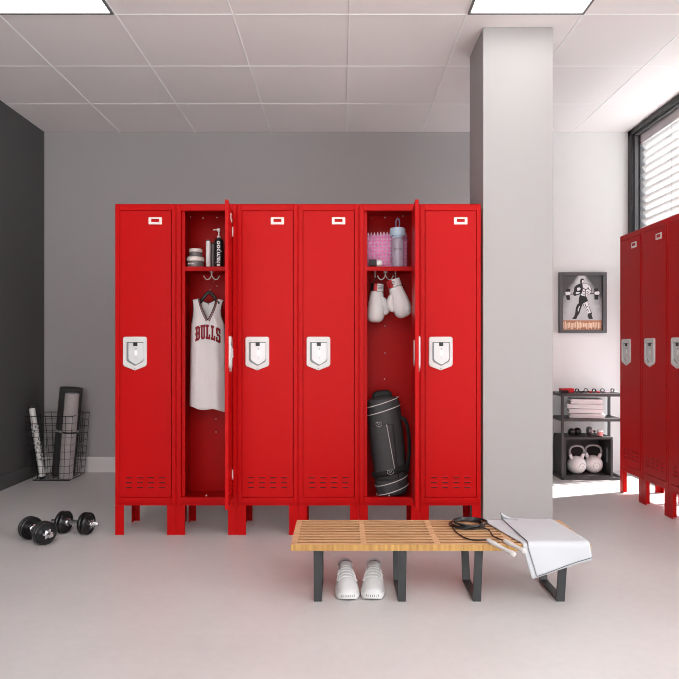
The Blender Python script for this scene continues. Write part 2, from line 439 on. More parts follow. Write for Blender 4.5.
def make_handle():
    h = MB(); cx = -DW + .080; zt = 1.046
    # raised rim around a pan: outer and inner shield loops bridged into a ring
    o_, n_ = shield(cx, zt, .0625, .177, .024), shield(cx + .001, zt - .028, .0455, .125, .022, .004)
    q = len(o_)
    vs_ = [(a, -.001, b) for a, b in o_] + [(a, -.008, b) for a, b in o_] + [(a + (cx - a) * .04, -.0105, b + (zt - .085 - b) * .04) for a, b in o_] + [(a, -.0105, b) for a, b in n_] + [(a, -.001, b) for a, b in n_]
    fs_ = [(k * q + i, k * q + (i + 1) % q, (k + 1) * q + (i + 1) % q, (k + 1) * q + i) for k in range(4) for i in range(q)]
    h.add(vs_, fs_, 0)
    h.prism(n_, -.0018, -.0008, 'xz', 1)                                  # floor of the pan
    h.prism(shield(cx + .005, zt - .032, .0395, .114, .022, .003), -.0018, -.0052, 'xz', 4)
    h.box(cx - .008, cx + .013, -.0100, -.005, zt - .049, zt - .030, 2)
    h.prism(rnd_rect(cx + .005, zt - .085, .008, .014, .006), -.005, -.0060, 'xz', 3)
    h.lathe([(0, -.0064), (.003, -.0064), (.003, -.005), (0, -.005)], (cx + .005, 0, zt - .064), 'y', 10, 1)
    h.lathe([(0, -.0064), (.002, -.0064), (.002, -.005), (0, -.005)], (cx + .005, 0, zt - .112), 'y', 10, 1)
    h.lathe([(0, -.0112), (.0028, -.0112), (.0028, -.010), (0, -.010)], (cx, 0, zt - .166), 'y', 10, 1)
    # back of the pan behind the door skin
    h.prism(shield(cx, zt - .02, .040, .13, .022, .004), .0155, .019, 'xz', 0)
    return h
def make_plate():
    p = MB(); cx, cz = -DW + .186, 1.657
    a = rnd_rect(cx, cz, .035, .0185, .003); 
    p.prism(a, -.001, -.004, 'xz', 0)
    p.prism(rnd_rect(cx, cz + .002, .021, .0085, .002), -.003, -.0046, 'xz', 1)
    p.box(cx - .021, cx + .021, -.0052, -.0045, cz + .0075, cz + .0105, 2)
    return p
def make_leg(sx, front):
    l = MB(); xo = sx * (W / 2 - (.001 if front else .010)); xi = sx * (W / 2 - (.047 if front else .043)); xa, xb = min(xo, xi), max(xo, xi)
    if front: l.prism([(xa, 0), (xb, 0), (xb, .004), ((xa + .004) if sx < 0 else xb, .004), ((xa + .004) if sx < 0 else xb, .045), (xa if sx < 0 else xb, .045)] if sx < 0 else
                      [(xa, 0), (xb, 0), (xb, .045), (xb - .004, .045), (xb - .004, .004), (xa, .004)], 0, .1548, 'xy')
    else: l.prism([(xa, D), (xa, D - .045), (xa + .004, D - .045), (xa + .004, D - .004), (xb, D - .004), (xb, D)] if sx < 0 else
                  [(xa, D), (xa, D - .004), (xb - .004, D - .004), (xb - .004, D - .045), (xb, D - .045), (xb, D)], 0, .1548, 'xy')
    return l
def make_locker(label, loc, rz, group, opened=0.0, rivets=()):
    t = thing('locker', label, 'locker', loc, rz, group)
    locker_body(rivets, opened).build('body', [RED, SILVER], t, bevel=.0012, bseg=1)
    d = make_door().build('door', [RED, SLIT], t, bevel=.0015, bseg=1, loc=(HX, -.001, 0))
    d.rotation_euler = (0, 0, opened)
    make_handle().build('handle', [SILVER, GROOVE, BLACK, WHITE, PANM], d)
    make_plate().build('name_plate', [JARL, RED, BLACK], d)
    for sx in (-1, 1):
        for fr in (True, False): make_leg(sx, fr).build('leg', RED, t)
    if opened:
        MB().box(-W / 2 + .006, W / 2 - .006, .027, D - .005, 1.406, 1.420).box(-W / 2 + .006, W / 2 - .006, .024, .030, 1.397, 1.420).build('shelf', RED, t, bevel=.001, bseg=1)
        hk = MB(); hx = HOOKX; hy = .12; hz = 1.405
        hk.lathe([(0, -.001), (.011, -.001), (.011, -.006), (.004, -.008), (.004, -.022), (0, -.024)][::-1], (hx, hy, hz + .0005), 'z', 14)
        for s in (-1, 1):
            pts = crom([(hx, hy, hz - .020), (hx + s * .012, hy, hz - .040), (hx + s * .030, hy, hz - .043), (hx + s * .042, hy, hz - .026)], 5)
            hk.tube(pts, .0028, 8); hk.sphere(tuple(pts[-1]), .0045, 10, 6)
        hk.build('coat_hook', SILVER, t, smooth=True)
        for pxl in PEGS:
            MB().tube([(pxl, .125, 1.4055), (pxl, .118, 1.388), (pxl, .112, 1.372), (pxl, .106, 1.378)], .003, 8).build('peg', SILVER, t, smooth=True)
        # inner hinges and a hinge strip
        for hz in (.32, .96, 1.60): MB().tube([(HX + .004, -.004, hz - .025), (HX + .004, -.004, hz + .025)], .0035, 8).build('hinge', SILVER, t, smooth=True)
    return t
LX0 = -1.193
labels = ['closed red locker at the far left end of the six-locker row',
          'open red locker with a white jersey and toiletries inside, second from the left',
          'closed red locker just right of the locker with the white jersey',
          'closed red locker just left of the locker with the boxing gloves',
          'open red locker with boxing gloves, a black duffel bag and a pink mat inside',
          'closed red locker at the right end of the row, against the grey pillar']
LY = 3.351
def rv(px, py, lx, Y=LY + D - .0075): p = at(px, py, Y); return (p.x - lx, p.y - LY, p.z, 'y')
def rs(lx, y, z): return (-W / 2 + .006, y, z, 'x')
for i in range(6):
    lx = LX0 + W * (i + .5)
    riv = ()
    if i == 1:
        HOOKX = -.727 + .02 - lx; PEGS = ()
        riv = [rv(*p, lx) for p in ((203, 218), (217, 217.5), (190.5, 217), (217, 274), (217, 286), (216, 419), (216, 432))] + [rs(lx, y, z) for y, z in ((.07, .34), (.10, .34), (.07, .30), (.10, .30), (.05, .32), (.06, .96), (.06, 1.00), (.06, 1.55), (.06, 1.60), (.09, 1.15), (.12, .5), (.05, .93))]
        riv.append((-.005, .0215, .203, 'y'))
    if i == 4:
        HOOKX = .243 - lx; PEGS = (-.070, .041)
        riv = [rv(*p, lx) for p in ((371.5, 218), (385, 217.5), (385, 326), (385, 353), (384.5, 379), (403, 216))] + [rs(lx, y, z) for y, z in ((.06, .32), (.06, .36), (.06, .34), (.05, .95), (.05, .99), (.08, .97), (.05, 1.50), (.05, 1.56), (.06, 1.62))]
        riv.append((.0, .0215, .203, 'y'))
    op = math.radians(96) if i == 1 else (math.radians(87) if i == 4 else 0.0)
    make_locker(labels[i], (lx, LY, 0), 0, 'red lockers in the row of six', op, riv)
rlabels = ['red locker nearest the shelving rack in the row under the window',
           'middle red locker of the three in front of the window at the right edge',
           'red locker under the window, cut by the right edge of the photo']
r0 = None
for k in range(3):
    yc = 4.347 - W * (k + .5)
    if r0 is None: r0 = make_locker(rlabels[0], (1.91, yc, 0), -PI / 2, 'red lockers under the window')
    else: dup(r0, (1.91, yc, 0), -PI / 2, rlabels[k])

# ------------------------------------------------------------------ contents of the open locker with the jersey
SZ = 1.4205
def lathe_thing(name, label, cat, px, Y, z, parts, group=None, rz=0):
    x = (px - CX) * Y / F
    t = thing(name, label, cat, (x, Y, z), rz, group)
    for nm, prof, m in parts:
        MB().lathe(prof, (0, 0, 0), 'z', 32).build(nm, m, t, smooth=True)
    return t
YS = 3.44
k_ = F / YS   # px per metre there
t = lathe_thing('cream_jar', 'wider grey cosmetic jar with cream lid, lower of the two stacked on the locker shelf', 'jar', 195.5, YS, SZ,
    [('body', [(0, 0), (.040, 0), (.043, .003), (.043, .032), (.040, .034), (0, .034)], JARG), ('lid', [(0, .0345), (.046, .0345), (.047, .037), (.047, .054), (.044, .057), (0, .057)], JARL)], 'stacked cosmetic jars')
m_ = MB()
for q in range(5): m_.box(-.030 + q * .007, -.025 + q * .007, -.0446 + .0006 * abs(q - 2), -.0425, .014, .019 + .002 * (q % 2))
m_.build('print_mark', JARL, t)
lathe_thing('cream_jar', 'smaller grey cosmetic jar with cream lid, standing on top of the wider jar', 'jar', 195.8, YS, SZ + .0575,
    [('body', [(0, 0), (.032, 0), (.034, .003), (.034, .024), (.032, .026), (0, .026)], JARG), ('lid', [(0, .0265), (.035, .0265), (.036, .029), (.036, .041), (.033, .044), (0, .044)], JARL)], 'stacked cosmetic jars')
t = lathe_thing('cosmetic_tube', 'slim white tube standing between the jars and the black shampoo bottle', 'tube', 208.3, YS, SZ,
    [('body', [(0, 0), (.0115, 0), (.0125, .004), (.0125, .140), (.0115, .144), (0, .144)], WHITE)])
MB().lathe([(0, .1445), (.0105, .1445), (.0105, .151), (0, .152)], seg=24).build('cap', JARG, t, smooth=True)
lathe_thing('cosmetic_tube', 'slim dark grey tube standing between the white tube and the shampoo bottle', 'tube', 212.7, YS + .035, SZ,
    [('body', [(0, 0), (.0105, 0), (.0115, .004), (.0115, .130), (.010, .134), (0, .134)], JARG), ('cap', [(0, .1345), (.009, .1345), (.009, .142), (0, .143)], BLACK)])
t = lathe_thing('shampoo_bottle', 'black shampoo bottle with white pump on the locker shelf', 'bottle', 218.8, YS, SZ,
    [('body', [(0, 0), (.023, 0), (.0255, .004), (.0255, .140), (.022, .152), (.013, .158), (.010, .160), (.010, .163), (0, .163)], BLACK)])
pm = MB().lathe([(0, .1635), (.009, .1635), (.009, .172), (.0035, .174), (.0035, .196), (.008, .198), (.008, .212), (0, .213)], seg=16)
pm.tube([(0, 0, .206), (-.018, -.006, .206), (-.029, -.009, .203)], .003, 8)
pm.build('pump', WHITE, t, smooth=True)
vs_, fs_ = text_mesh('shampoo', .035, .0011, 1.0, 1.06)
m_ = MB(); R_ = .0262
m_.add([(R_ * math.sin((-y + .004) / R_ - .12), -R_ * math.cos((-y + .004) / R_ - .12), x + .074) for x, y in vs_], fs_); m_.build('lettering', WHITE, t)

# hanger
JY = LY + .145; js = F / JY
def J(px, py, dy=0): p = at(px, py, JY); return (p.x, JY + dy, p.z)
hg = thing('clothes_hanger', 'dark wooden clothes hanger on the hook inside the open locker', 'hanger', J(209, 300))
hb = Vector(J(209, 300)); loc_ = lambda pts: [tuple(Vector(p) - hb) for p in pts]
RJ = Matrix.Rotation(math.radians(12), 4, 'Z')
hk_pts = crom([J(209.2, 293), J(210.5, 288), J(213.2, 284), J(214.2, 279.2), J(212.2, 276.8), J(209.8, 277.8)], 5)
MB().tube(loc_([(p[0], JY - (.02 if False else 0), p[2]) for p in hk_pts]), .0018, 8).build('hook', CHROME, hg, smooth=True)
MB().tube(loc_(crom([J(198.5, 304.5), J(202, 300), J(206, 294.5), J(209.2, 292.6), J(212.5, 294.5), J(216, 299.5), J(219, 304)], 5)), .0078, 10, flat=1.2, up=(0, 0, 1)).build('arm', WOODH, hg, smooth=True)

# jersey: front and back panels meeting at the sides
jz = lambda py: CH - (py - CY) / js
jr = thing('basketball_jersey', 'white sleeveless basketball jersey with red lettering hanging in the open locker', 'jersey', (J(208, 300)[0], JY, jz(298)), math.radians(9))
def lerp(a, b, t): return a + (b - a) * t
def pw(tab, x):
    for (a, va), (b, vb) in zip(tab, tab[1:]):
        if x <= b: return lerp(va, vb, max(0, (x - a) / (b - a)))
    return tab[-1][1]
# heights measured downwards from the shoulder (metres); x relative to the middle
LEN = (409 - 298) / js
leftT = [(0, -.084), (.03, -.081), (.07, -.080), (.10, -.083), (.14, -.090), (.2, -.092), (LEN, -.100)]
rightT = [(0, .086), (.03, .076), (.07, .070), (.10, .074), (.14, .090), (.2, .093), (LEN, .098)]
def neckw(d, deep):
    if d >= deep: return 0.0
    return .043 * (1 - (d / deep) ** 1.6)
def jy(u, d, side):          # u -1..1 across
    hang = min(1, d / .12)
    th = (.016 + .020 * hang) * math.sqrt(max(0, 1 - u * u))
    fold = .006 * min(1, d / .2) * math.sin(5.5 * u + 1.2 + 2 * d) + .004 * min(1, d / .3) * math.sin(11 * u - 3 * d) + .003 * noise.noise((u * 3, d * 9, side * 3.0))
    return side * th + fold * (1 - u ** 4)
def panel(side, deep):
    mb = MB(); nr = 46; nc = 9
    rows = []
    for r in range(nr + 1):
        d = LEN * r / nr; a, b = pw(leftT, d), pw(rightT, d); nwid = neckw(d, deep)
        c = .000
        xs = [lerp(a, c - nwid, k / nc) for k in range(nc + 1)] + [lerp(c + nwid, b, k / nc) for k in range(nc + 1)]
        mid = (a + b) / 2; hw = (b - a) / 2
        sl = .012 * (1 - math.exp(-d * 40)) 
        shoulder = lambda x: -.22 * max(0, abs(x) - .03) * math.exp(-d * 30)
        rows.append([(x, jy((x - mid) / hw, d, side), -d + shoulder(x) - .012 * (x / .1) * (d / LEN) + (.006 * math.sin(x * 50) if r == nr else 0)) for x in xs])
    n = 2 * (nc + 1)
    vs_ = [p for row in rows for p in row]; fs_ = []
    for r in range(nr):
        for k in range(n - 1):
            if k == nc:
                if neckw(LEN * (r + 1) / nr, deep) > 0 or neckw(LEN * r / nr, deep) > 0: continue
                continue
            fs_.append((r * n + k, r * n + k + 1, (r + 1) * n + k + 1, (r + 1) * n + k))
    return mb.add(vs_, fs_)
DEEP = .122
fp = panel(-1, DEEP); fp2 = panel(1, .028)
fp.add(fp2.v, fp2.f)
fp.build('front_and_back', JERSEY, jr, smooth=True, merge=True, angle=80, solid=.0016)
def jsurf(x, d, side=-1, off=.003):
    a, b = pw(leftT, d), pw(rightT, d); mid = (a + b) / 2; hw = (b - a) / 2
    return (x, jy((x - mid) / hw, d, side) + side * off, -d - .22 * max(0, abs(x) - .03) * math.exp(-d * 30) - .012 * (x / .1) * (d / LEN))
nt_ = MB()
for off, wd, mi in ((.000, .0022, 1), (.0042, .0016, 0), (.0078, .0016, 1)):
    for sgn in (-1, 1):
        pts = []
        for k in range(15):
            d = DEEP * k / 14 * .999; pts.append(jsurf(sgn * (neckw(d, DEEP) + off * 1.0), d + off * (k / 14), -1, .0022))
        nt_.tube(pts, wd, 6, mi)
nb = [jsurf(s * neckw(.0275 * abs(q), .028), .0275 * abs(q), 1, -.004) for s, q in [(-1, k / 8) for k in range(8)] + [(1, 1 - k / 8) for k in range(9)]]
nt_.tube(nb, .002, 6, 1)
nt_.build('neck_trim', [LETTER, LETTERK], jr, smooth=True)
for tab in (leftT, rightT):
    pts = [jsurf(pw(tab, d) * .985, d, -1, .001) for d in [.004 + .136 * k / 12 for k in range(13)]]
    MB().tube(pts, .0018, 6, 0).build('armhole_trim', [LETTERK], jr, smooth=True)
# arched team lettering
def slab_letter(ch):
    """blocky slab-serif capitals on a 10 x 22 cell as lists of rectangles"""
    R = {'B': [(0, 0, 8, 3.2), (0, 18.8, 8, 22), (0, 9.6, 8, 12.2), (1.6, 0, 4.6, 22), (7, 2, 10, 10.4), (7, 11.6, 10, 20)],
         'U': [(0, 19, 5.6, 22), (5.6, 19, 10.4, 22), (1, 2, 4.2, 22), (6.6, 2, 9.4, 22), (2.4, 0, 8.2, 3.2)],
         'L': [(0, 19, 6.4, 22), (1.6, 0, 4.8, 22), (0, 0, 9.6, 3.2), (7, 0, 9.6, 7)],
         'S': [(0, 12, 3.2, 20), (1.4, 18.8, 8.4, 22), (7, 15, 9.4, 22), (1.6, 9.6, 8.4, 12.6), (6.6, 2, 9.6, 10.8), (1.2, 0, 8, 3.2), (.2, 0, 2.8, 6.6)]}
    return R[ch]
lt = MB(); lk = MB()
cell = .00232; adv = 11.9
for q, ch in enumerate('BULLS'):
    for (a, b, c, d_) in slab_letter(ch):
        for mb, g, off in ((lt, 0, .0042), (lk, .5, .0032)):
            a2, b2, c2, d2 = a - g, b - g, c + g, d_ + g
            nx = 3
            def P(i, j):
                X = (lerp(a2, c2, i / nx) + q * adv - 28.9) * cell; Zc = lerp(b2, d2, j / 4) * cell * 1.5
                d = .226 - Zc + 4.2 * X * X + .05 * X
                return jsurf(X + .002, d, -1, off)
            mb.add([P(i, j) for j in range(5) for i in range(nx + 1)], [(j * (nx + 1) + i, j * (nx + 1) + i + 1, (j + 1) * (nx + 1) + i + 1, (j + 1) * (nx + 1) + i) for j in range(4) for i in range(nx)])
lt.build('lettering', LETTER, jr); lk.build('lettering_outline', LETTERK, jr)
sp = MB()
for s_, tab in ((1, rightT),):
    sp.tube([jsurf(pw(tab, d) * .985, d, -1, .0008) for d in [.15 + (LEN - .16) * k / 14 for k in range(15)]], .0022, 6)
sp.build('side_stripe', PIPE, jr, smooth=True)

# ------------------------------------------------------------------ contents of the open locker with the gloves
YS = LY + .18; s5 = F / YS
# pink spiked mat standing at the back of the shelf
mt = thing('spiked_mat', 'pink mat with pale spikes at the back of the shelf above the gloves', 'mat', (at(387, 266, YS).x, YS, SZ))
sh = MB()
MW, MHH = .113, .194
def msurf(u, v): return (-MW + 2 * MW * u, .018 * math.cos(u * 2 * PI * 1.0) * .6 + (.0), .002 + MHH * v)
sh.grid(msurf, 28, 6)
sh.build('sheet', PINK, mt, smooth=True, solid=.004)
spk = MB()
for i in range(13):
    for j in range(10):
        u = (i + .5) / 13; v = (j + .6) / 10; x, y, z = msurf(u, v)
        spk.lathe([(.0062, 0), (.005, .004), (.0028, .010), (.0005, .013)], (0, 0, 0), 'z', 7)
        M_ = Matrix.Translation((x, y - .002, z)) @ Matrix.Rotation(PI / 2 - .5, 4, 'X'); 
        spk.xform(M_, len(spk.v) - 28)
for i in range(13):
    x, y, z = msurf((i + .5) / 13, 1)
    spk.lathe([(.006, 0), (.005, .006), (.003, .013), (.0006, .016)], (x, y, z - .002), 'z', 7)
o = spk.build('spikes', SPIKE, mt, smooth=True); o['kind'] = 'stuff'
# water bottle
YB_ = LY + .085
bt = thing('water_bottle', 'clear water bottle with pale blue cap on the shelf above the gloves', 'bottle', (at(397.6, 266, YB_).x, YB_, SZ))
MB().lathe([(0, .001), (.032, .001), (.034, .005), (.034, .150), (.033, .156), (.027, .160), (.027, .166), (.0255, .166), (.0255, .158), (.0325, .150), (.0325, .006), (0, .004)], seg=40).build('body', BOTTLEG, bt, smooth=True)
MB().lathe([(0, .172), (.031, .172), (.041, .172), (.042, .176), (.042, .205), (.039, .213), (0, .213)], seg=40).lathe([(0, .160), (.029, .160), (.029, .172), (0, .172)], seg=32).build('cap', LBLUE, bt, smooth=True)
MB().tube(crom([(-.006, 0, .208), (-.010, 0, .235), (-.005, 0, .262), (.005, 0, .265), (.011, 0, .240), (.006, 0, .208)], 6), .0035, 8).build('carry_loop', LOOP, bt, smooth=True)
vs_, fs_ = text_mesh('BOTTLE', .0155, .0002, .9); m_ = MB(); R_ = .0346
m_.add([(R_ * math.sin(x / R_), -R_ * math.cos(x / R_), y + .096) for x, y in vs_], fs_); m_.build('lettering', BLACK, bt)
# small tape roll with dark and white ends
YT = LY + .065
tp = thing('tape_roll', 'half charcoal half white roll lying on the shelf above the gloves', 'roll', (at(375, 262, YT).x, YT, SZ + .0215))
MB().lathe([(0, -.034), (.019, -.034), (.021, -.031), (.021, .006), (.019, .008), (0, .008)], axis='x', seg=28).build('dark_sleeve', MATD, tp, smooth=True)
MB().lathe([(0, .0085), (.017, .0085), (.0185, .011), (.0185, .028), (.014, .037), (0, .040)], axis='x', seg=28).build('white_end', WHITE, tp, smooth=True)
# two pegs under the shelf hold the gloves
GY = LY + .12; gs = F / GY
def sup(cx, cz, a, b, n=24, e=2.4, y=0):
    out = []
    for k in range(n):
        t_ = 2 * PI * k / n; c, s = math.cos(t_), math.sin(t_)
        out.append((cx + a * math.copysign(abs(c) ** (2 / e), c), y + b * math.copysign(abs(s) ** (2 / e), s), cz))
    return out
def make_glove(label, px, py, tilt, dy, thumb):
    t = thing('boxing_glove', label, 'boxing glove', at(px, py, GY + dy), 0, 'pair of white boxing gloves')
    t.rotation_euler = (0, tilt, 0)
    # local: z down from the cuff top at 0
    prof = [(-.040, .035, .031, 0), (-.050, .037, .033, 0), (-.075, .041, .037, 0), (-.105, .046, .043, .001), (-.140, .050, .049, .002), (-.170, .051, .050, .001), (-.192, .047, .046, -.001), (-.207, .036, .036, -.002), (-.2145, .020, .02, -.003), (-.216, .004, .004, -.003)]
    g = MB().loft([sup(cx, z_, a, b, 24, 2.3) for z_, a, b, cx in prof])
    g.build('mitt', LEATHER, t, smooth=True, subd=1, angle=0)
    s = thumb
    th = MB(); tp_ = [(-.070, .030, .016), (-.095, .047, .020), (-.125, .057, .021), (-.150, .058, .019), (-.165, .054, .013), (-.171, .050, .004)]
    th.loft([sup(s * cx, z_, a, a * 1.05, 16, 2.1, -.018) for z_, cx, a in tp_])
    th.build('thumb', LEATHER, t, smooth=True, subd=1, angle=0)
    cf = MB(); seg = 24
    for z0, z1, a in ((-.001, -.041, .0365),):
        ring0 = sup(0, z0, a, a * .88, seg, 2.3); ring1 = sup(0, z1, a + .001, a * .9, seg, 2.3); ri = sup(0, z0, a * .82, a * .7, seg, 2.3); rd = sup(0, z0 - .02, a * .78, a * .66, seg, 2.3)
        for k in range(seg):
            l = (k + 1) % seg
            xm = (ring0[k][0] + ring0[l][0]) / 2
            mi = (0 if xm > -.002 else (1 if xm > -.021 else 2)) if s > 0 else (1 if xm < -.014 else 0)
            cf.add([ring0[k], ring0[l], ring1[l], ring1[k]], [(0, 1, 2, 3)], mi)
            cf.add([ring0[k], ring0[l], ri[l], ri[k]], [(0, 1, 2, 3)], 0)
            cf.add([ri[k], ri[l], rd[l], rd[k]], [(0, 1, 2, 3)], 2)
        cf.add(rd, [tuple(range(seg))], 2)
        cf.add(ring1, [tuple(range(seg))], 0)
    cf.build('cuff', [LEATHER, CUFFR, BLACK], t, smooth=True, merge=True)
    mk = MB()
    for q in range(3): mk.box(s * .014 - .012, s * .014 + .014, -.0345, -.0325, -.014 - q * .008, -.0115 - q * .008)
    mk.build('cuff_print', BLACK, t)
    MB().tube(crom([(-.028, 0, -.006), (-.020, 0, .022), (0, 0, .034), (.020, 0, .022), (.028, 0, -.006)], 5), .0018, 6).build('hanging_cord', BLACK, t, smooth=True)
    return t
make_glove('white boxing glove hanging upright at the left of the pair', 377.3, 284, math.radians(3), .045, 1)
make_glove('white boxing glove tilted outward at the right of the pair', 392.8, 279.5, math.radians(-18), -.03, -1)

# duffel bag standing on end
DY = LY + .14; ds = F / DY
bgp = thing('duffel_bag', 'black duffel bag with white piping standing on end in the open locker', 'bag', (.286, DY, .176))
bgp.rotation_euler = (math.radians(-1.5), math.radians(-6.3), 0)
R0 = .091
prof = [(0, 0, 0), (.045, .002, 0), (.075, .010, 0), (.087, .030, 0), (.090, .07, 0), (.090, .12, 0), (.092, .20, 0), (.094, .30, 0), (.094, .40, 0), (.093, .46, 0), (.092, .50, 0), (.089, .522, 0), (.077, .540, 0), (.045, .549, 0), (0, .550, 0)]
bd = MB(); rings = []
for r, z_, _ in [(pw([(p[1], p[0]) for p in prof], .55 * k / 44), .55 * k / 44, 0) for k in range(45)]:
    ring = []
    for k in range(40):
        a = 2 * PI * k / 40; rr = max(r, .001) * (1 + .030 * noise.noise((math.cos(a) * 1.6, math.sin(a) * 1.6, z_ * 9)) + .022 * noise.noise((math.cos(a) * 3.5, math.sin(a) * 3.5, z_ * 26 + 2 * a)))
        ring.append((rr * math.cos(a), rr * math.sin(a) * .92, z_ + .0))
    rings.append(ring)
bd.loft(rings); bd.build('body', BAGF, bgp, smooth=True, angle=60)
def bring(z_, r, tiltz=.02, flat=.92): return [(r * math.cos(2 * PI * k / 40), r * math.sin(2 * PI * k / 40) * flat, z_ + tiltz * math.cos(2 * PI * k / 40)) for k in range(40)]
for z_, r in ((.515, .0925), (.472, .0955), (.085, .0925), (.036, .0905)):
    MB().tube(bring(z_, r), .0024, 6, 0, True).build('piping', WHITE, bgp, smooth=True)
eh = MB().tube(crom([(-.034, -.01, .535), (-.036, -.01, .550), (-.024, -.01, .560), (.024, -.01, .560), (.036, -.01, .550), (.034, -.01, .535)], 5), .021, 12, flat=.75, up=(0, 1, 0)); eh.build('end_handle', BAGD, bgp, smooth=True)
pk = MB()
def onbag(a, z_, off=.0): r = pw([(p[1], p[0]) for p in prof], z_) + off; return (r * math.cos(a), r * math.sin(a) * .92, z_)
pk.grid(lambda u, v: onbag(lerp(-2.7, -1.15, u), lerp(.10, .40, v) , .002 + .010 * math.sin(PI * u) * math.sin(PI * v) ** .5 if 0 < v < 1 else .002), 16, 14)
pk.build('side_pocket', BAGF, bgp, smooth=True, solid=.002)
MB().tube([onbag(-1.55 + .16 * v, .40 - .24 * v, .016) for v in [k / 12 for k in range(13)]], .0018, 6).build('zipper', SILVER, bgp, smooth=True)
bn = MB(); bn.grid(lambda u, v: onbag(lerp(-2.9, -.3, u), .128 + .030 * v + .015 * math.cos(lerp(-2.9, -.3, u)), .014), 24, 2); bn.build('webbing_band', BAGD, bgp, smooth=True, solid=.002)
stp = MB().tube(crom([onbag(-.55, .43, .004), onbag(-.42, .40, .028), onbag(-.40, .32, .036), onbag(-.42, .24, .030), onbag(-.5, .17, .018), onbag(-.6, .13, .012)], 6), .014, 10, flat=.3, up=(.8, -.5, 0)); stp.build('shoulder_strap', BAGD, bgp, smooth=True)
for a0, z_ in ((-1.92, .405), (-1.62, .145)):
    lg = MB(); c_ = []
    for dz_, da in ((.012, -.14), (.012, .14), (-.004, .15), (-.014, .0), (-.004, -.15)): c_.append(onbag(a0 + da, z_ + dz_, .019))
    lg.tube(c_, .0013, 6, 0, True)
    lg.tube([onbag(a0 - .07, z_ + .006, .019), onbag(a0, z_ - .004, .019), onbag(a0 + .07, z_ + .006, .019)], .0013, 6)
    lg.build('emblem', SILVER, bgp, smooth=True)

# ------------------------------------------------------------------ framed poster on the back wall
PY = YB - .030; ps = F / PY
def Pp(cx, cy): p = at(555 + cx / 9.05, 265 + cy / 9.05, PY); return (p.x, p.z)
pc = at(582.5, 303, PY)
po = thing('framed_poster', 'dark framed poster of a bodybuilder holding a barbell on the wall beside the pillar', 'poster', (pc.x, YB - .002, pc.z))
ox, oz = pc.x, pc.z
def R4(c0, c1, r0, r1): a = Pp(c0, r1); b = Pp(c1, r0); return a[0] - ox, b[0] - ox, a[1] - oz, b[1] - oz
fr = MB()
X0, X1, Z0, Z1 = R4(40, 470, 65, 615); x0, x1, z0, z1 = R4(74, 434, 94, 590)
y0 = -.030
fr.box(X0, x0, y0, 0, Z0, Z1).box(x1, X1, y0, 0, Z0, Z1).box(x0, x1, y0, 0, z1, Z1).box(x0, x1, y0, 0, Z0, z0)
fr.build('frame', mat('poster_frame', (86, 84, 86), .5), po, bevel=.002)
def poster_mat():
    m = bpy.data.materials.new('poster_print'); m.use_nodes = True; nt = m.node_tree; N = nt.nodes; L = nt.links
    p = N['Principled BSDF']; p.inputs['Roughness'].default_value = .5
    tc = N.new('ShaderNodeTexCoord'); sep = N.new('ShaderNodeSeparateXYZ'); L.new(tc.outputs['Object'], sep.inputs[0])
    def M(op, a, b=None):
        n = N.new('ShaderNodeMath'); n.operation = op
        for i, v in enumerate((a, b)):
            if v is None: continue
            if isinstance(v, (int, float)): n.inputs[i].default_value = v
            else: L.new(v, n.inputs[i])
        return n.outputs[0]
    ax = M('ABSOLUTE', sep.outputs[0]); dz_ = M('SUBTRACT', z1 + .05, sep.outputs[2])
    cone = M('DIVIDE', ax, dz_)
    nz = N.new('ShaderNodeTexNoise'); nz.inputs['Scale'].default_value = 30; L.new(tc.outputs['Object'], nz.inputs['Vector'])
    r = N.new('ShaderNodeValToRGB'); e = r.color_ramp.elements
    e[0].position = .42; e[0].color = lin((206, 206, 207)) + (1,); e[1].position = .85; e[1].color = lin((78, 78, 80)) + (1,)
    L.new(M('ADD', cone, M('MULTIPLY', nz.outputs['Fac'], .2)), r.inputs[0])
    r2 = N.new('ShaderNodeMapRange'); r2.inputs['From Min'].default_value = z0; r2.inputs['From Max'].default_value = z1; r2.inputs['To Min'].default_value = .55; r2.inputs['To Max'].default_value = 1
    L.new(sep.outputs[2], r2.inputs[0])
    mx = N.new('ShaderNodeMixRGB'); mx.blend_type = 'MULTIPLY'; mx.inputs[0].default_value = .6
    L.new(r.outputs[0], mx.inputs[1]); L.new(r2.outputs[0], mx.inputs[2]); L.new(mx.outputs[0], p.inputs['Base Color'])
    return m
MB().box(x0, x1, -.012, -.004, z0, z1).build('print', poster_mat(), po)
INK = mat('poster_ink', (14, 14, 15), .5); PALE = mat('poster_pale', (226, 226, 228), .5)
fg = MB()
def poly(pts, mi, d=.0): fg.prism([(Pp(a, b)[0] - ox, Pp(a, b)[1] - oz) for a, b in pts], -.0125 - d, -.0115 - d, 'xz', mi)
def line(pts, wpx, mi=0, d=.0006):
    for (a, b), (c, e) in zip(pts, pts[1:]):
        l = math.hypot(c - a, e - b) or 1; nx, ny = -(e - b) / l * wpx / 2, (c - a) / l * wpx / 2
        poly([(a + nx, b + ny), (c + nx, e + ny), (c - nx, e - ny), (a - nx, b - ny)], mi, d)
line([(98, 263), (412, 255)], 7, 0, .0)
poly([(110, 214), (145, 214), (143, 240), (138, 270), (143, 314), (112, 314), (104, 262)], 0, .0002)
poly([(100, 242), (140, 240), (150, 255), (138, 270), (104, 272)], 1, .0004)
poly([(362, 210), (398, 210), (404, 260), (396, 312), (364, 312)], 0, .0002)
poly([(372, 240), (404, 236), (412, 252), (404, 268), (370, 266), (362, 252)], 1, .0004)
T_ = [(250, 168), (272, 166), (300, 172), (322, 188), (334, 214), (334, 240), (322, 258), (304, 266), (292, 292), (246, 292), (238, 250), (244, 190)]
cx_, cy_ = 288, 222
poly([(cx_ + (a - cx_) * 1.10, cy_ + (b_ - cy_) * 1.07) for a, b_ in T_], 0, .0002)
poly(T_, 1, .0004)
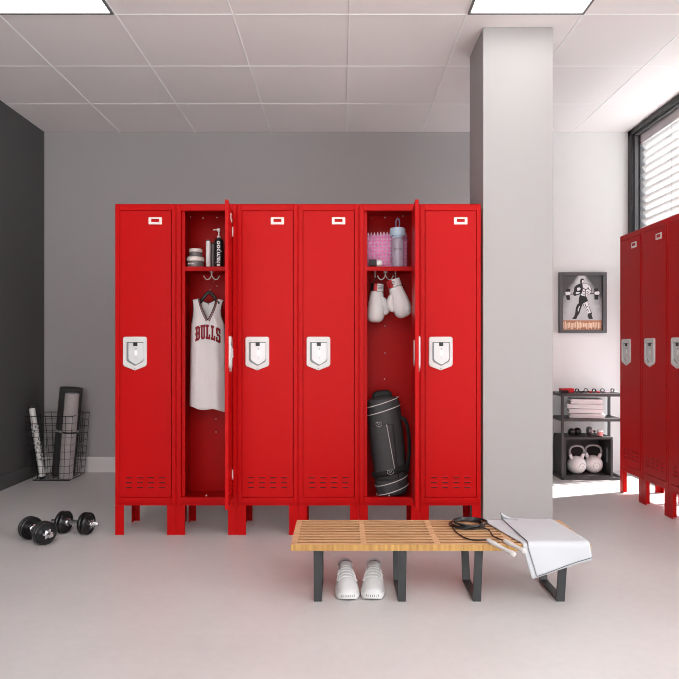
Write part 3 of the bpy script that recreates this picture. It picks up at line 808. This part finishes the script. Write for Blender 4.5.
poly([(236, 130), (250, 118), (268, 126), (272, 150), (264, 172), (244, 176), (234, 158)], 0, .0003)
poly([(252, 134), (266, 134), (268, 150), (260, 166), (250, 160)], 1, .0005)
poly([(246, 164), (226, 168), (200, 180), (182, 200), (176, 236), (168, 264), (184, 280), (208, 272), (226, 266), (248, 258), (258, 226), (258, 190), (256, 172)], 0, .0006)
poly([(206, 206), (228, 200), (240, 214), (230, 228), (208, 232)], 1, .0008)
poly([(196, 244), (222, 242), (236, 250), (214, 260), (194, 262)], 1, .0008)
poly([(230, 268), (262, 278), (290, 284), (306, 324), (262, 346), (244, 354), (220, 354), (224, 300)], 0, .0007)
poly([(222, 345), (260, 345), (242, 390), (228, 436), (210, 462), (200, 487), (160, 488), (180, 464), (190, 430), (194, 388), (208, 356)], 0, .0006)
poly([(226, 372), (234, 368), (222, 402), (216, 424), (212, 400)], 1, .0008)
G_ = [(260, 340), (298, 324), (312, 372), (332, 430), (334, 444), (308, 446), (292, 404), (270, 368)]
poly([(296 + (a - 296) * 1.22, 385 + (b_ - 385) * 1.05) for a, b_ in G_], 0, .0002)
poly(G_, 1, .0004)
poly([(306, 438), (332, 432), (350, 487), (316, 488), (302, 466)], 0, .0007)
line([(276, 348), (290, 384), (302, 374)], 7, 0, .0009); line([(296, 396), (312, 420)], 6, 0, .0009)
line([(258, 206), (284, 222), (312, 206)], 7, 0, .0009); line([(284, 222), (280, 258), (284, 288)], 6, 0, .0009); line([(258, 238), (278, 242)], 6, 0, .0009); line([(254, 260), (276, 264)], 6, 0, .0009)
line([(304, 196), (314, 222), (334, 230)], 6, 0, .0009); line([(294, 240), (316, 246)], 7, 0, .0009); line([(288, 262), (304, 256)], 6, 0, .0009)
fg.build('figure', [INK, PALE], po)
bnd = MB(); bx0, bx1, bz0, bz1 = R4(76, 432, 500, 586)
bnd.box(bx0, bx1, -.0128, -.0118, bz0, bz1, 0)
random.seed(3); xx = bx0 + .006
while xx < bx1 - .008:
    wd = random.uniform(.004, .010); bnd.box(xx, xx + wd, -.0134, -.0126, bz0 + random.uniform(.004, .02), bz1 - random.uniform(.006, .025), 1); xx += wd + random.uniform(.002, .006)
bnd.build('caption_band', [mat('caption_tan', (176, 120, 88), .6, var=.35, scale=60), mat('caption_cream', (236, 206, 180), .6, var=.2, scale=80)], po)

# ------------------------------------------------------------------ shelving rack
RX0, RX1, RY0, RY1 = 1.645, 2.115, 4.735, 5.0
rk = thing('shelving_rack', 'black metal shelving rack against the wall between the pillar and the right lockers', 'shelf', ((RX0 + RX1) / 2, (RY0 + RY1) / 2, 0))
rx, ry = rk.location.x, rk.location.y
b = .009
for x in (RX0 + b, RX1 - b):
    for y in (RY0 + b, RY1 - b): MB().box(x - b - rx, x + b - rx, y - b - ry, y + b - ry, 0, .622).build('post', RACK, rk, bevel=.001, bseg=1)
for z0, z1 in ((.622, .645), (.436, .456)):
    MB().box(RX0 - rx - .001, RX1 - rx + .001, RY0 - ry - .001, RY1 - ry + .001, z0, z1).build('shelf_board', RACK, rk, bevel=.002, bseg=1)
bs = MB()
bs.box(RX0 - rx, RX1 - rx, RY0 - ry, RY0 + .018 - ry, 0.001, .019).box(RX0 - rx, RX1 - rx, RY1 - .018 - ry, RY1 - ry, 0.001, .019)
bs.box(RX0 - rx, RX0 + .018 - rx, RY0 - ry, RY1 - ry, 0.001, .019).box(RX1 - .018 - rx, RX1 - rx, RY0 - ry, RY1 - ry, 0.001, .019)
bs.build('bottom_frame', RACK, rk, bevel=.001, bseg=1)
# crate
CX0, CX1, CY0_, CY1_ = 1.665, 2.03, 4.741, 4.975
cr = thing('crate', 'black open-fronted crate holding two white kettlebells at the foot of the rack', 'crate', ((CX0 + CX1) / 2, CY0_, .0195))
hw = (CX1 - CX0) / 2; dp = CY1_ - CY0_; hh = .300
MB().box(-hw, hw, 0, dp, hh - .018, hh).build('top_board', CRATE, cr, bevel=.002, bseg=1)
MB().box(-hw, hw, 0, dp, 0, .012).build('bottom_board', CRATE, cr, bevel=.001, bseg=1)
MB().box(-hw, -hw + .016, 0, dp, .012, hh - .018).build('side_board', CRATE, cr)
s_ = MB(); s_.box(hw - .016, hw, 0, .05, .012, hh - .018).box(hw - .016, hw, .08, dp, .012, hh - .018).box(hw - .016, hw, .05, .08, .012, .10).box(hw - .016, hw, .05, .08, .21, hh - .018); s_.build('side_board', CRATE, cr)
MB().box(-hw + .016, hw - .016, dp - .012, dp, .012, hh - .018).build('back_board', CRATE, cr)
# kettlebells
def make_kettlebell(label, px, Y, rz):
    x = (px - CX) * Y / F
    t = thing('kettlebell', label, 'kettlebell', (x, Y, .0318), rz, 'white kettlebells in the crate')
    r = .068; pr = []
    for k in range(17):
        a = -PI / 2 + PI * k / 16; z_ = r * .94 + r * math.sin(a)
        pr.append((r * math.cos(a) * 1.02, max(z_, 0)))
    MB().lathe(pr, seg=36).build('body', IRONW, t, smooth=True, angle=60)
    hn = MB()
    for s in (-1, 1): hn.tube(crom([(s * .036, 0, .105), (s * .046, 0, .128), (s * .053, 0, .146)], 4), [.015] * 4 + [.013] * 4 + [.0115], 12)
    hn.build('horn', IRONW, t, smooth=True)
    MB().tube(crom([(-.053, 0, .142), (-.058, 0, .166), (-.050, 0, .192), (-.026, 0, .207), (0, 0, .210), (.026, 0, .207), (.050, 0, .192), (.058, 0, .166), (.053, 0, .142)], 5), .0098, 12).build('handle', IRONG, t, smooth=True)
    rg = MB(); rr = .024; zz = r * .9
    rg.tube([(rr * math.cos(2 * PI * k / 24) + .012, -math.sqrt(max(0, (1.02 * r) ** 2 - (rr * math.cos(2 * PI * k / 24) + .012) ** 2 - (rr * math.sin(2 * PI * k / 24) - .006) ** 2)), zz + rr * math.sin(2 * PI * k / 24)) for k in range(24)], .0014, 6, 0, True)
    rg.tube([(.004, -r * 1.02, zz + .006), (.012, -r * 1.02, zz - .008), (.020, -r * 1.015, zz + .006)], .0013, 6)
    rg.build('emblem', GROOVE, t, smooth=True)
make_kettlebell('white kettlebell at the left in the black crate, in front', 576.6, 4.83, math.radians(8))
make_kettlebell('white kettlebell at the right in the black crate, slightly behind', 593.2, 4.865, math.radians(-10))
# folded towels
def make_towel(label, loc, rz, wdt, dpt, h):
    t = thing('folded_towel', label, 'towel', loc, rz, 'folded white towels on the middle shelf')
    n = 14; prof_ = []
    # folded strip: two layers closed at the right, seen from the front
    hh_ = h / 2
    out = []
    for k in range(n + 1): a = -PI / 2 + PI * k / n; out.append((wdt / 2 - hh_ + hh_ * math.cos(a), hh_ + hh_ * math.sin(a)))
    out += [(-wdt / 2 + .006, h), (-wdt / 2, h * .82), (-wdt / 2 + .003, h * .54), (-wdt / 2 + .012, h * .50), (-wdt / 2 + .002, h * .46), (-wdt / 2 - .003, h * .2), (-wdt / 2 + .005, 0)]
    rings = []
    for j in range(7):
        v = j / 6; y = -dpt / 2 + dpt * v; k_ = .985 - .03 * (2 * v - 1) ** 6
        rings.append([(a * k_ + .002 * noise.noise((a * 20, y * 20, loc[2] * 40)), y, b * (1 - .10 * (2 * v - 1) ** 8)) for a, b in out])
    m = MB().loft(rings); m.build('folded_cloth', TOWEL, t, smooth=True, bevel=.003, angle=50)
    return t
tz = .4565; names = ['bottom', 'second from the bottom', 'third from the bottom', 'topmost']
for k in range(4):
    h = (.036, .034, .036, .038)[k]
    make_towel('white folded towel on the rack, %s of the stack of four' % names[k], (1.865 + (.010, -.004, -.010, -.002)[k], 4.852, tz), math.radians((-16, -11, -14, -9)[k]), (.262, .262, .268, .245)[k], .155, h)
    tz += h + .0006
# things on the crate
def ball(label, px, Y, r):
    x = (px - CX) * Y / F; zc = .3205 + r
    o = MB().sphere((0, 0, 0), r, 24, 16).build('massage_ball', RUBBER, smooth=True, angle=0, loc=(x, Y, zc)); tag(o, label, 'ball', 'black balls on the crate')
ball('glossy black ball on top of the crate, left one', 571.5, 4.81, .028)
ball('glossy black ball on top of the crate, right one', 577.5, 4.84, .029)
hw_ = thing('hand_weight', 'grey and white hand weight on the crate between black balls and pink jar', 'weight', (at(590, 430, 4.82).x, 4.82, .3205))
MB().lathe([(0, -.014), (.030, -.014), (.033, -.010), (.033, .008), (.030, .012), (0, .012)], (0, .012, .0332), 'x', 28).build('disc', IRONG, hw_, smooth=True)
MB().lathe([(0, .013), (.022, .013), (.023, .016), (.021, .022), (0, .022)], (0, .012, .0332), 'x', 24).build('white_face', WHITE, hw_, smooth=True)
MB().tube([(.022, .012, .0332), (.044, .006, .028)], .009, 10).build('grip', BLACK, hw_, smooth=True)
lathe_thing('small_jar', 'small pink and white jar at the right on top of the crate', 'jar', 600, 4.79, .3205, [('body', [(0, 0), (.018, 0), (.021, .003), (.022, .034), (0, .034)], PINKJ), ('lid', [(0, .0345), (.022, .0345), (.022, .044), (.016, .047), (0, .047)], WHITE)])
# things on the top shelf
bx = thing('small_case', 'small red and black case at the left end of the rack top shelf', 'case', (at(566.5, 391, 4.81).x, 4.81, .6455))
MB().box(-.047, .047, -.03, .03, 0, .020).build('base', BLACK, bx, bevel=.002)
MB().box(-.047, .047, -.03, .03, .0205, .034).box(.006, .048, -.031, -.0295, .004, .0204).build('lid', CUFFR, bx, bevel=.0015)
def clip(label, px, Y, rz, m1, m2):
    x = (px - CX) * Y / F
    t = thing('spring_clip', label, 'clip', (x, Y, .6455), rz, 'small clips on the rack top shelf')
    pts = []
    for k in range(30): a = 2 * PI * k / 12; pts.append((.014 * math.cos(a), -.006 + k * .0005, .0165 + .014 * math.sin(a)))
    MB().tube(pts, .0025, 8).build('coil', m1, t, smooth=True)
    g = MB().tube([(.012, 0, .012), (.028, -.002, .006), (.042, -.004, .0058)], .005, 8).tube([(-.012, 0, .012), (-.022, .006, .0065), (-.036, .010, .0056)], .005, 8); g.build('grip', m2, t, smooth=True)
clip('black spring clip on the rack top shelf, next to the red case', 577, 4.80, .2, BLACK, BLACK)
clip('black spring clip in the middle of the rack top shelf', 586, 4.83, -.3, BLACK, RUBBER)
clip('black spring clip with red grips on the rack top shelf', 594, 4.80, .15, BLACK, CUFFR)
clip('pale pink spring clip on the rack top shelf', 602.5, 4.81, -.2, BLACK, SPIKE)
clip('grey spring clip at the right end of the rack top shelf', 612.5, 4.82, .3, GROOVE, JARL)

# ------------------------------------------------------------------ bench
BYF, BYB, BX0, BX1, BZ = 2.42, 2.764, -.192, .954, .239
bn = thing('slatted_bench', 'low slatted oak bench with dark steel legs in front of the lockers', 'bench', ((BX0 + BX1) / 2, (BYF + BYB) / 2, 0))
bx_, by_ = bn.location.x, bn.location.y
n = 10; SW = .0195; pitch = (BYB - BYF - SW) / (n - 1)
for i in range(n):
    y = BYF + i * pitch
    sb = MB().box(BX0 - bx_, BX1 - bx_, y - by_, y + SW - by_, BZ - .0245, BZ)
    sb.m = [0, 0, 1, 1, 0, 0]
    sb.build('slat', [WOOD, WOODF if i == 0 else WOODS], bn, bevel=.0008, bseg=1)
for cx in (BX0 + .012, .087, .37, .655, BX1 - .012):
    cb = MB(); hw = .011
    for i in range(n - 1):
        y = BYF + i * pitch + SW; cb.box(cx - hw - bx_, cx + hw - bx_, y - by_ - .0002, y + pitch - SW - by_ + .0002, BZ - .0235, BZ - .0004)
    cb.build('cross_bar', WOOD, bn)
for lx in (-.09, .237, .53, .856):
    lg = MB(); hw = .0155; t_ = .011
    yt0, yt1, yb0, yb1 = 2.437, 2.748, 2.474, 2.69; zt = BZ - .0247
    outer = [(yt0, zt), (yb0, 0), (yb1, 0), (yt1, zt)]; inner = [(yt1 - t_ - .001, zt - t_), (yb1 - t_, t_), (yb0 + t_, t_), (yt0 + t_ + .001, zt - t_)]
    def q4(p): lg.prism([(a - by_, b_) for a, b_ in p], lx - hw - bx_, lx + hw - bx_, 'yz')
    q4([outer[0], outer[1], inner[2], inner[3]]); q4([outer[1], outer[2], inner[1], inner[2]]); q4([outer[2], outer[3], inner[0], inner[1]]); q4([outer[3], outer[0], inner[3], inner[0]])
    lg.build('leg', PLEG, bn, merge=True)

# towel on the bench
tw = thing('gym_towel', 'white towel with grey edging draped over the right end of the bench', 'towel', (.80, 2.42, BZ))
to = Vector(tw.location)
def path(v, hang):
    """v 0 back .. 1 hem: on top, round the edge, hanging"""
    yb, top_len, R = BYB - .020, BYB - .020 - (BYF + .010), .020
    arc = R * PI / 2; L_ = top_len + arc + hang; s = v * L_
    if s < top_len: return BYB - .020 - s, BZ + .004, 0
    s -= top_len
    if s < arc: a = s / R; return BYF + .010 - R * math.sin(a), BZ + .004 - R + R * math.cos(a), 0
    s -= arc; return BYF + .010 - R - .0, BZ + .004 - R - s, s
def towel_pt(u, v, dx0=0, dz=0, extra=0.0, back=.072):
    hang = lerp(.104 + extra, .034 + extra, u)
    y, z, s = path(v, hang)
    tv = min(1, (BYB - .02 - y) / (BYB - .02 - BYF))
    xl = lerp(.622 + back, .702 + back * .12, tv ** 1.1) + dx0; xr = lerp(.905, .946, tv)
    if s > 0: xl += s * .28; xr += s * .16
    x = lerp(xl, xr, u)
    ripple = .004 * (noise.noise((u * 3.1, v * 2.6, 1.3)) + .35)
    if s == 0: z += max(0, ripple) + .004 * math.exp(-((u - .5) / .4) ** 2) * math.sin(PI * min(1, v * 1.6)) ** 2
    else: y -= .006 * math.sin(u * 6 + .8) * min(1, s / .05) * .5 + .010 * (s / .13)
    return Vector((x, y, z + dz)) - to
MB().grid(lambda u, v: towel_pt(u, v, 0, .0055, .0), 36, 60).build('top_layer', MICRO, tw, smooth=True, solid=.004, angle=70)
def under_pt(u, v):
    p = towel_pt(u, v, -.010, 0.0005, .006, 0); hang = p.z + to.z < BZ - .006
    if hang: p.y += .004
    return p
MB().grid(under_pt, 36, 60).build('under_layer', MICRO, tw, smooth=True, solid=.003, angle=70)
pp = MB()
pp.tube([towel_pt(0, k / 40, 0, .0075) for k in range(41)], .0017, 6)
pp.tube([towel_pt(k / 24, 1, 0, .006) + Vector((0, -.002, 0)) for k in range(25)], .0015, 6)
pp.build('piping', PIPE, tw, smooth=True)
A_, C_, D_ = onz(500.2, 512.6, .279), onz(518, 519.2, .256), towel_pt(0, .015, 0, .008) + to
def flap(u, v):
    p = A_.lerp(D_, v); q = C_ + Vector((0, .002 * (1 - v), 0)); p = p.lerp(q, u ** .8)
    p.z += -.010 * math.sin(PI * u) * (1 - v) + .004 * math.sin(PI * v) * (1 - u); p.y += .012 * math.sin(PI * u) * (1 - v) - .006 * math.sin(PI * v) * (1 - u); return p - to
MB().grid(flap, 10, 8).build('turned_corner', MICRO, tw, smooth=True, solid=.003)
MB().tube([flap(0, k / 10) + Vector((-.001, -.001, 0)) for k in range(11)], .0016, 6).build('piping', PIPE, tw, smooth=True)

# jump rope
jrp = thing('jump_rope', 'black jump rope coiled on the bench with two white handles over the front edge', 'jump rope', tuple(onz(468, 526, BZ)))
jo = Vector(jrp.location); pts = []
random.seed(5)
for k in range(64):
    a = 2 * PI * k / 12.3 + 3.3
    rx_ = .066 + .010 * math.sin(k * .61); ry_ = .060 + .012 * math.cos(k * .47)
    pts.append(Vector((.004 * math.sin(k * .37) + rx_ * math.cos(a), ry_ * math.sin(a), .0045 + .0003 * k)))
h1a, h1b = Vector((.562, 2.437, BZ + .0125)), Vector((.641, 2.335, BZ - .012))
h2a, h2b = onz(504, 540.5, BZ + .011), Vector((.684, 2.352, BZ - .006))
t1 = [onz(452, 526, BZ + .005) - jo, onz(457, 533, BZ + .005) - jo, onz(470, 539.5, BZ + .005) - jo, h1a - jo]
t2 = [onz(487, 529, BZ + .006) - jo, onz(493, 536, BZ + .006) - jo, h2a - jo]
full = list(reversed(t1)) + pts + t2
MB().tube(crom(full, 4), .0030, 8).build('cord', RUBBER, jrp, smooth=True)
for a, b_ in ((h1a, h1b), (h2a, h2b)):
    d = (b_ - a); Lh = d.length; hb_ = MB()
    hb_.lathe([(0, 0), (.0065, 0), (.0085, .004), (.0085, Lh * .3), (.0072, Lh * .5), (.0076, Lh * .76), (.0100, Lh * .85), (.0108, Lh * .93), (.0095, Lh - .003), (.006, Lh), (0, Lh)], seg=18)
    hb_.xform(Matrix.Translation(a - jo) @ d.to_track_quat('Z', 'Y').to_matrix().to_4x4())
    hb_.build('handle', HANDLEW, jrp, smooth=True)

# ------------------------------------------------------------------ sneakers
def make_shoe(label, x, y, rz, mirror):
    t = thing('sneaker', label, 'shoe', (x, y, 0), rz, 'pair of white sneakers')
    L_ = .245
    hwT = [(0, .012), (.03, .028), (.08, .036), (.18, .0435), (.30, .0455), (.45, .041), (.60, .0365), (.75, .0355), (.90, .034), (.97, .027), (1, .012)]
    topT = [(0, .032), (.04, .042), (.12, .050), (.22, .058), (.33, .071), (.45, .083), (.56, .090), (.64, .092), (.72, .086), (.8, .080), (.9, .084), (1, .078)]
    cxT = [(0, .004), (.3, .003), (.5, 0), (.7, -.001), (1, 0)]
    so = MB(); rings = []
    for k in range(29):
        v = k / 28; a = pw(hwT, v) + .003; cx = pw(cxT, v) * mirror; lift = .012 * max(0, 1 - v / .18) ** 2 
        h = .024 + .008 * max(0, (v - .5) / .5)
        ring = []
        for dx, z_ in ((-1, .25), (-1.02, .7), (-.97, 1), (.97, 1), (1.02, .7), (1, .25), (.90, 0), (-.90, 0)): ring.append((cx + a * dx, v * L_ - .004 + (.008 * (v > .99)), lift + h * z_))
        rings.append(ring)
    so.loft(rings); so.build('sole', SOLE, t, smooth=True, angle=50)
    # tread teeth under the toe
    up = MB(); rings = []; seg = 22
    def sec(v, z0_=.020):
        a = pw(hwT, v); cx = pw(cxT, v) * mirror; tp = pw(topT, v)
        return a, cx, z0_ + .006 * max(0, 1 - v / .15), tp
    def upt(v, th):           # th 0..pi from right edge over the top to left
        a, cx, zb, tp = sec(v); c, s = math.cos(th), math.sin(th)
        e = 2.2 if v < .4 else 2.6
        wn_ = 1 - .20 * (abs(s) ** 1.2) * min(1, max(0, (v - .15) / .4))
        return Vector((cx + a * wn_ * math.copysign(abs(c) ** (2 / e), c), v * L_, zb + (tp - zb) * abs(s) ** (2 / e)))
    for k in range(33):
        v = .004 + .992 * k / 32
        rings.append([tuple(upt(v, PI * q / seg)) for q in range(seg + 1)])
    up.loft(rings, cap=True); up.build('upper', KNIT, t, smooth=True, angle=0)
    # collar with dark opening
    op = MB(); c0 = .80 * L_
    orr = [(.0255 * math.cos(2 * PI * k / 28), c0 + .040 * math.sin(2 * PI * k / 28), .079 + .007 * abs(math.sin(2 * PI * k / 28)) + (.004 if math.sin(2 * PI * k / 28) < -.5 else 0)) for k in range(28)]
    op.tube(orr, .0065, 8, 0, True); op.build('collar', KNITG, t, smooth=True)
    MB().add([(a * .96, c0 + (b_ - c0) * .96, c_ - .001) for a, b_, c_ in orr], [tuple(range(28))]).build('opening', DARKIN, t)
    tg = MB(); tg.grid(lambda u, w_: (lerp(-.025, .025, u) * (1 - .05 * w_), lerp(.44, .665, w_) * L_, pw(topT, lerp(.44, .665, w_)) + .003 - .009 * (2 * u - 1) ** 2 + .010 * w_ ** 2), 10, 10)
    tg.build('tongue', KNITG, t, smooth=True, solid=.004)
    lc = MB()
    for q in range(5):
        v = .29 + .062 * q
        pts_ = [upt(v + .012 * abs(math.cos(th)), th) + Vector((0, 0, .0062)) for th in [lerp(.75, PI - .75, j / 10) for j in range(11)]]
        lc.tube(pts_, .0026, 6)
    for s in (0, 1):
        pts_ = []
        for q in range(10): 
            v = .27 + .034 * q; th = (.62 if q % 2 else .86); th = th if s == 0 else PI - th
            p = upt(v, th); pts_.append(p + Vector(((.0035 if s == 0 else -.0035), 0, .003)))
        lc.tube(pts_, .0026, 6)
    lc.build('laces', SOLE, t, smooth=True)
    tc_ = MB(); 
    for k in range(7):
        x_ = -.024 + .008 * k; yf = -.0052 + 8.5 * max(0, abs(x_) - .012) ** 1.0 * .045; tc_.box(x_ + .004 * mirror - .0016, x_ + .004 * mirror + .0016, yf, yf + .01, .0185, .0265)
    tc_.build('toe_grooves', GROOVE, t)
    return t
make_shoe('white knit sneaker under the bench, left one of the pair', .0235, 2.475, math.radians(1.5), 1)
make_shoe('white knit sneaker under the bench, right one of the pair', .127, 2.478, math.radians(-3), -1)

# ------------------------------------------------------------------ dumbbells
def make_dumbbell(label, a, b_):
    """a, b_: centres of the two plate stacks"""
    c = (a + b_) / 2; d = (b_ - a); half = d.length / 2
    t = thing('dumbbell', label, 'dumbbell', (c.x, c.y, 0), math.atan2(d.y, d.x), 'chrome and black dumbbells on the floor')
    R = .0575; z = R
    MB().lathe([(0, -half - .072), (.009, -half - .072), (.0105, -half - .070), (.0105, half + .070), (.009, half + .072), (0, half + .072)], (0, 0, z), 'x', 16).build('bar', CHROME, t, smooth=True)
    gp = MB().lathe([(0, -half + .020), (.022, -half + .020), (.022, -half + .027), (.0155, -half + .028), (.0155, half - .028), (.022, half - .027), (.022, half - .020), (0, half - .020)], (0, 0, z), 'x', 20)
    gp.build('grip', CHROME, t, smooth=True)
    for s in (-1, 1):
        for off in (-.0115, .0115):
            p0 = s * half + off
            MB().lathe([(0, p0 - .007), (.020, p0 - .007), (.022, p0 - .0045), (.044, p0 - .0045), (.047, p0 - .0085), (.053, p0 - .009), (R, p0 - .005), (R, p0 + .005), (.053, p0 + .009), (.047, p0 + .0085), (.044, p0 + .0045), (.022, p0 + .0045), (.020, p0 + .007), (0, p0 + .007)], (0, 0, z), 'x', 40).build('plate', RUBBER, t, smooth=True)
        st = MB(); n_ = 36; ringp = []
        for k in range(n_): aa = 2 * PI * k / n_; r = .021 + .0045 * math.cos(6 * aa); ringp.append((r * math.cos(aa), z + r * math.sin(aa)))
        p0 = s * (half + .0215); p1 = s * (half + .036)
        st.prism(ringp, min(p0, p1), max(p0, p1), 'yz'); st.lathe([(0, p1), (.015, p1), (.014, p1 + s * .007), (0, p1 + s * .007)], (0, 0, z), 'x', 18)
        st.build('collar', CHROME, t, smooth=True, angle=35)
    return t
make_dumbbell('black dumbbell nearest the charcoal wall, its bar pointing toward the viewer', Vector((-1.607, 3.285, 0)), Vector((-1.492, 3.195, 0)))
make_dumbbell('black dumbbell nearer the lockers, lying sideways with its right bar end showing', Vector((-1.482, 3.395, 0)), Vector((-1.350, 3.365, 0)))

# ------------------------------------------------------------------ wire basket with rolled mats
bk = thing('wire_basket', 'black wire basket holding rolled mats in the corner by the charcoal wall', 'basket', (-2.155, 4.838, 0))
bo = Vector((-2.165, 4.908, 0))
def bask(u, h):      # u 0..4 round the rectangle, h 0..1 up
    tx0, tx1, ty0, ty1 = -2.335, -1.985, 4.74, 5.055; bx0_, bx1_, by0_, by1_ = -2.285, -2.02, 4.76, 5.045
    x0_, x1_, y0_, y1_ = lerp(bx0_, tx0, h), lerp(bx1_, tx1, h), lerp(by0_, ty0, h), lerp(by1_, ty1, h)
    u %= 4; k = int(u); f = u - k
    c = [(x0_, y0_), (x1_, y0_), (x1_, y1_), (x0_, y1_), (x0_, y0_)]
    return Vector((lerp(c[k][0], c[k + 1][0], f), lerp(c[k][1], c[k + 1][1], f), .006 + .475 * h)) - bo
wm = MB()
for j in range(1, 9): wm.tube([bask(q, j / 9) for q in range(4)], .0017, 5, 0, True)
for side, cnt in ((0, 7), (1, 4), (2, 7), (3, 4)):
    for k in range(cnt): u = side + k / cnt; wm.tube([bask(u, 0), bask(u, 1)], .0017, 5)
for k in range(1, 7): wm.tube([bask(k / 7, 0), bask(3 - k / 7, 0)], .0017, 5)
wm.build('wire_mesh', FRAMEK, bk)
MB().tube([bask(q, 1) for q in range(4)], .0028, 6, 0, True).build('rim', FRAMEK, bk)
MB().tube([bask(q, 0) for q in range(4)], .0030, 6, 0, True).build('base_ring', FRAMEK, bk)
def roll(name, label, cat, a, b_, R, m, spiral, parts=(), group=None):
    a = a + Vector((.01, -.07, 0)); b_ = b_ + Vector((.01, -.07, 0)); d = b_ - a; L_ = d.length
    t = thing(name, label, cat, tuple(a), 0, group); t.rotation_mode = 'QUATERNION'; t.rotation_quaternion = d.to_track_quat('Z', 'Y')
    MB().lathe([(0, 0), (R - .003, 0), (R, .003), (R, L_ - .003), (R - .003, L_), (0, L_)], seg=36).build('rolled_sheet', m, t, smooth=True)
    sp = MB(); pts = [((R * .12 + (R * .84) * k / 90) * math.cos(k * .42), (R * .12 + (R * .84) * k / 90) * math.sin(k * .42), L_ + .0002) for k in range(91)]
    sp.tube(pts, .0014, 5); sp.build('spiral_edge', spiral, t, smooth=True)
    for nm, h, w_, mm in parts:
        MB().lathe([(R - .001, h - w_), (R + .0025, h - w_), (R + .0025, h + w_), (R - .001, h + w_)], seg=36).build(nm, mm, t, smooth=True)
    return t
roll('exercise_mat', 'thick charcoal rolled mat standing at the back of the wire basket', 'mat', Vector((-2.145, 4.950, .012)), Vector((-2.085, 4.958, .680)), .083, MATD, BLACK, (('strap', .34, .008, MATG),), 'rolled mats in the basket')
roll('exercise_mat', 'slimmer light grey rolled mat with black strap at the front of the wire basket', 'mat', Vector((-2.070, 4.822, .012)), Vector((-2.018, 4.815, .645)), .050, MATG, GROOVE, (('strap', .345, .006, BLACK),), 'rolled mats in the basket')
a, b_ = Vector((-2.226, 4.74, .012)), Vector((-2.300, 4.72, .555))
d = b_ - a; L_ = d.length
ms = thing('massage_stick', 'white ribbed massage stick with black end leaning in the basket against the charcoal wall', 'massage stick', tuple(a)); ms.rotation_mode = 'QUATERNION'; ms.rotation_quaternion = d.to_track_quat('Z', 'Y')
MB().lathe([(0, .016), (.021, .016), (.0215, .13), (.0205, .133), (0, .133)], seg=24).build('lower_grip', WHITE, ms, smooth=True)
bdz = MB(); 
for k in range(9):
    h = .134 + k * .0305; bdz.lathe([(0, h), (.020, h), (.0245, h + .004), (.0245, h + .021), (.020, h + .025), (.015, h + .0255), (.015, h + .030), (0, h + .030)], seg=24)
    for q in range(4):
        an = q * PI / 2 + k * .4 + .3; bdz.box(-.004, .004, -.0012, .0012, h + .004, h + .020, 1); M_ = Matrix.Rotation(an, 4, 'Z') @ Matrix.Translation((0, -.0245, 0)); bdz.xform(M_, len(bdz.v) - 8)
bdz.build('ribbed_sleeve', [WHITE, GROOVE], ms, smooth=True)
MB().lathe([(0, .409), (.021, .409), (.0215, L_ - .02), (.0205, L_ - .018), (0, L_ - .018)], seg=24).build('upper_grip', WHITE, ms, smooth=True)
MB().lathe([(0, 0), (.019, 0), (.022, .004), (.022, .0155), (0, .0155)], seg=24).lathe([(0, L_ - .0175), (.022, L_ - .0175), (.022, L_ - .004), (.019, L_), (0, L_)], seg=24).build('end_cap', BLACK, ms, smooth=True)
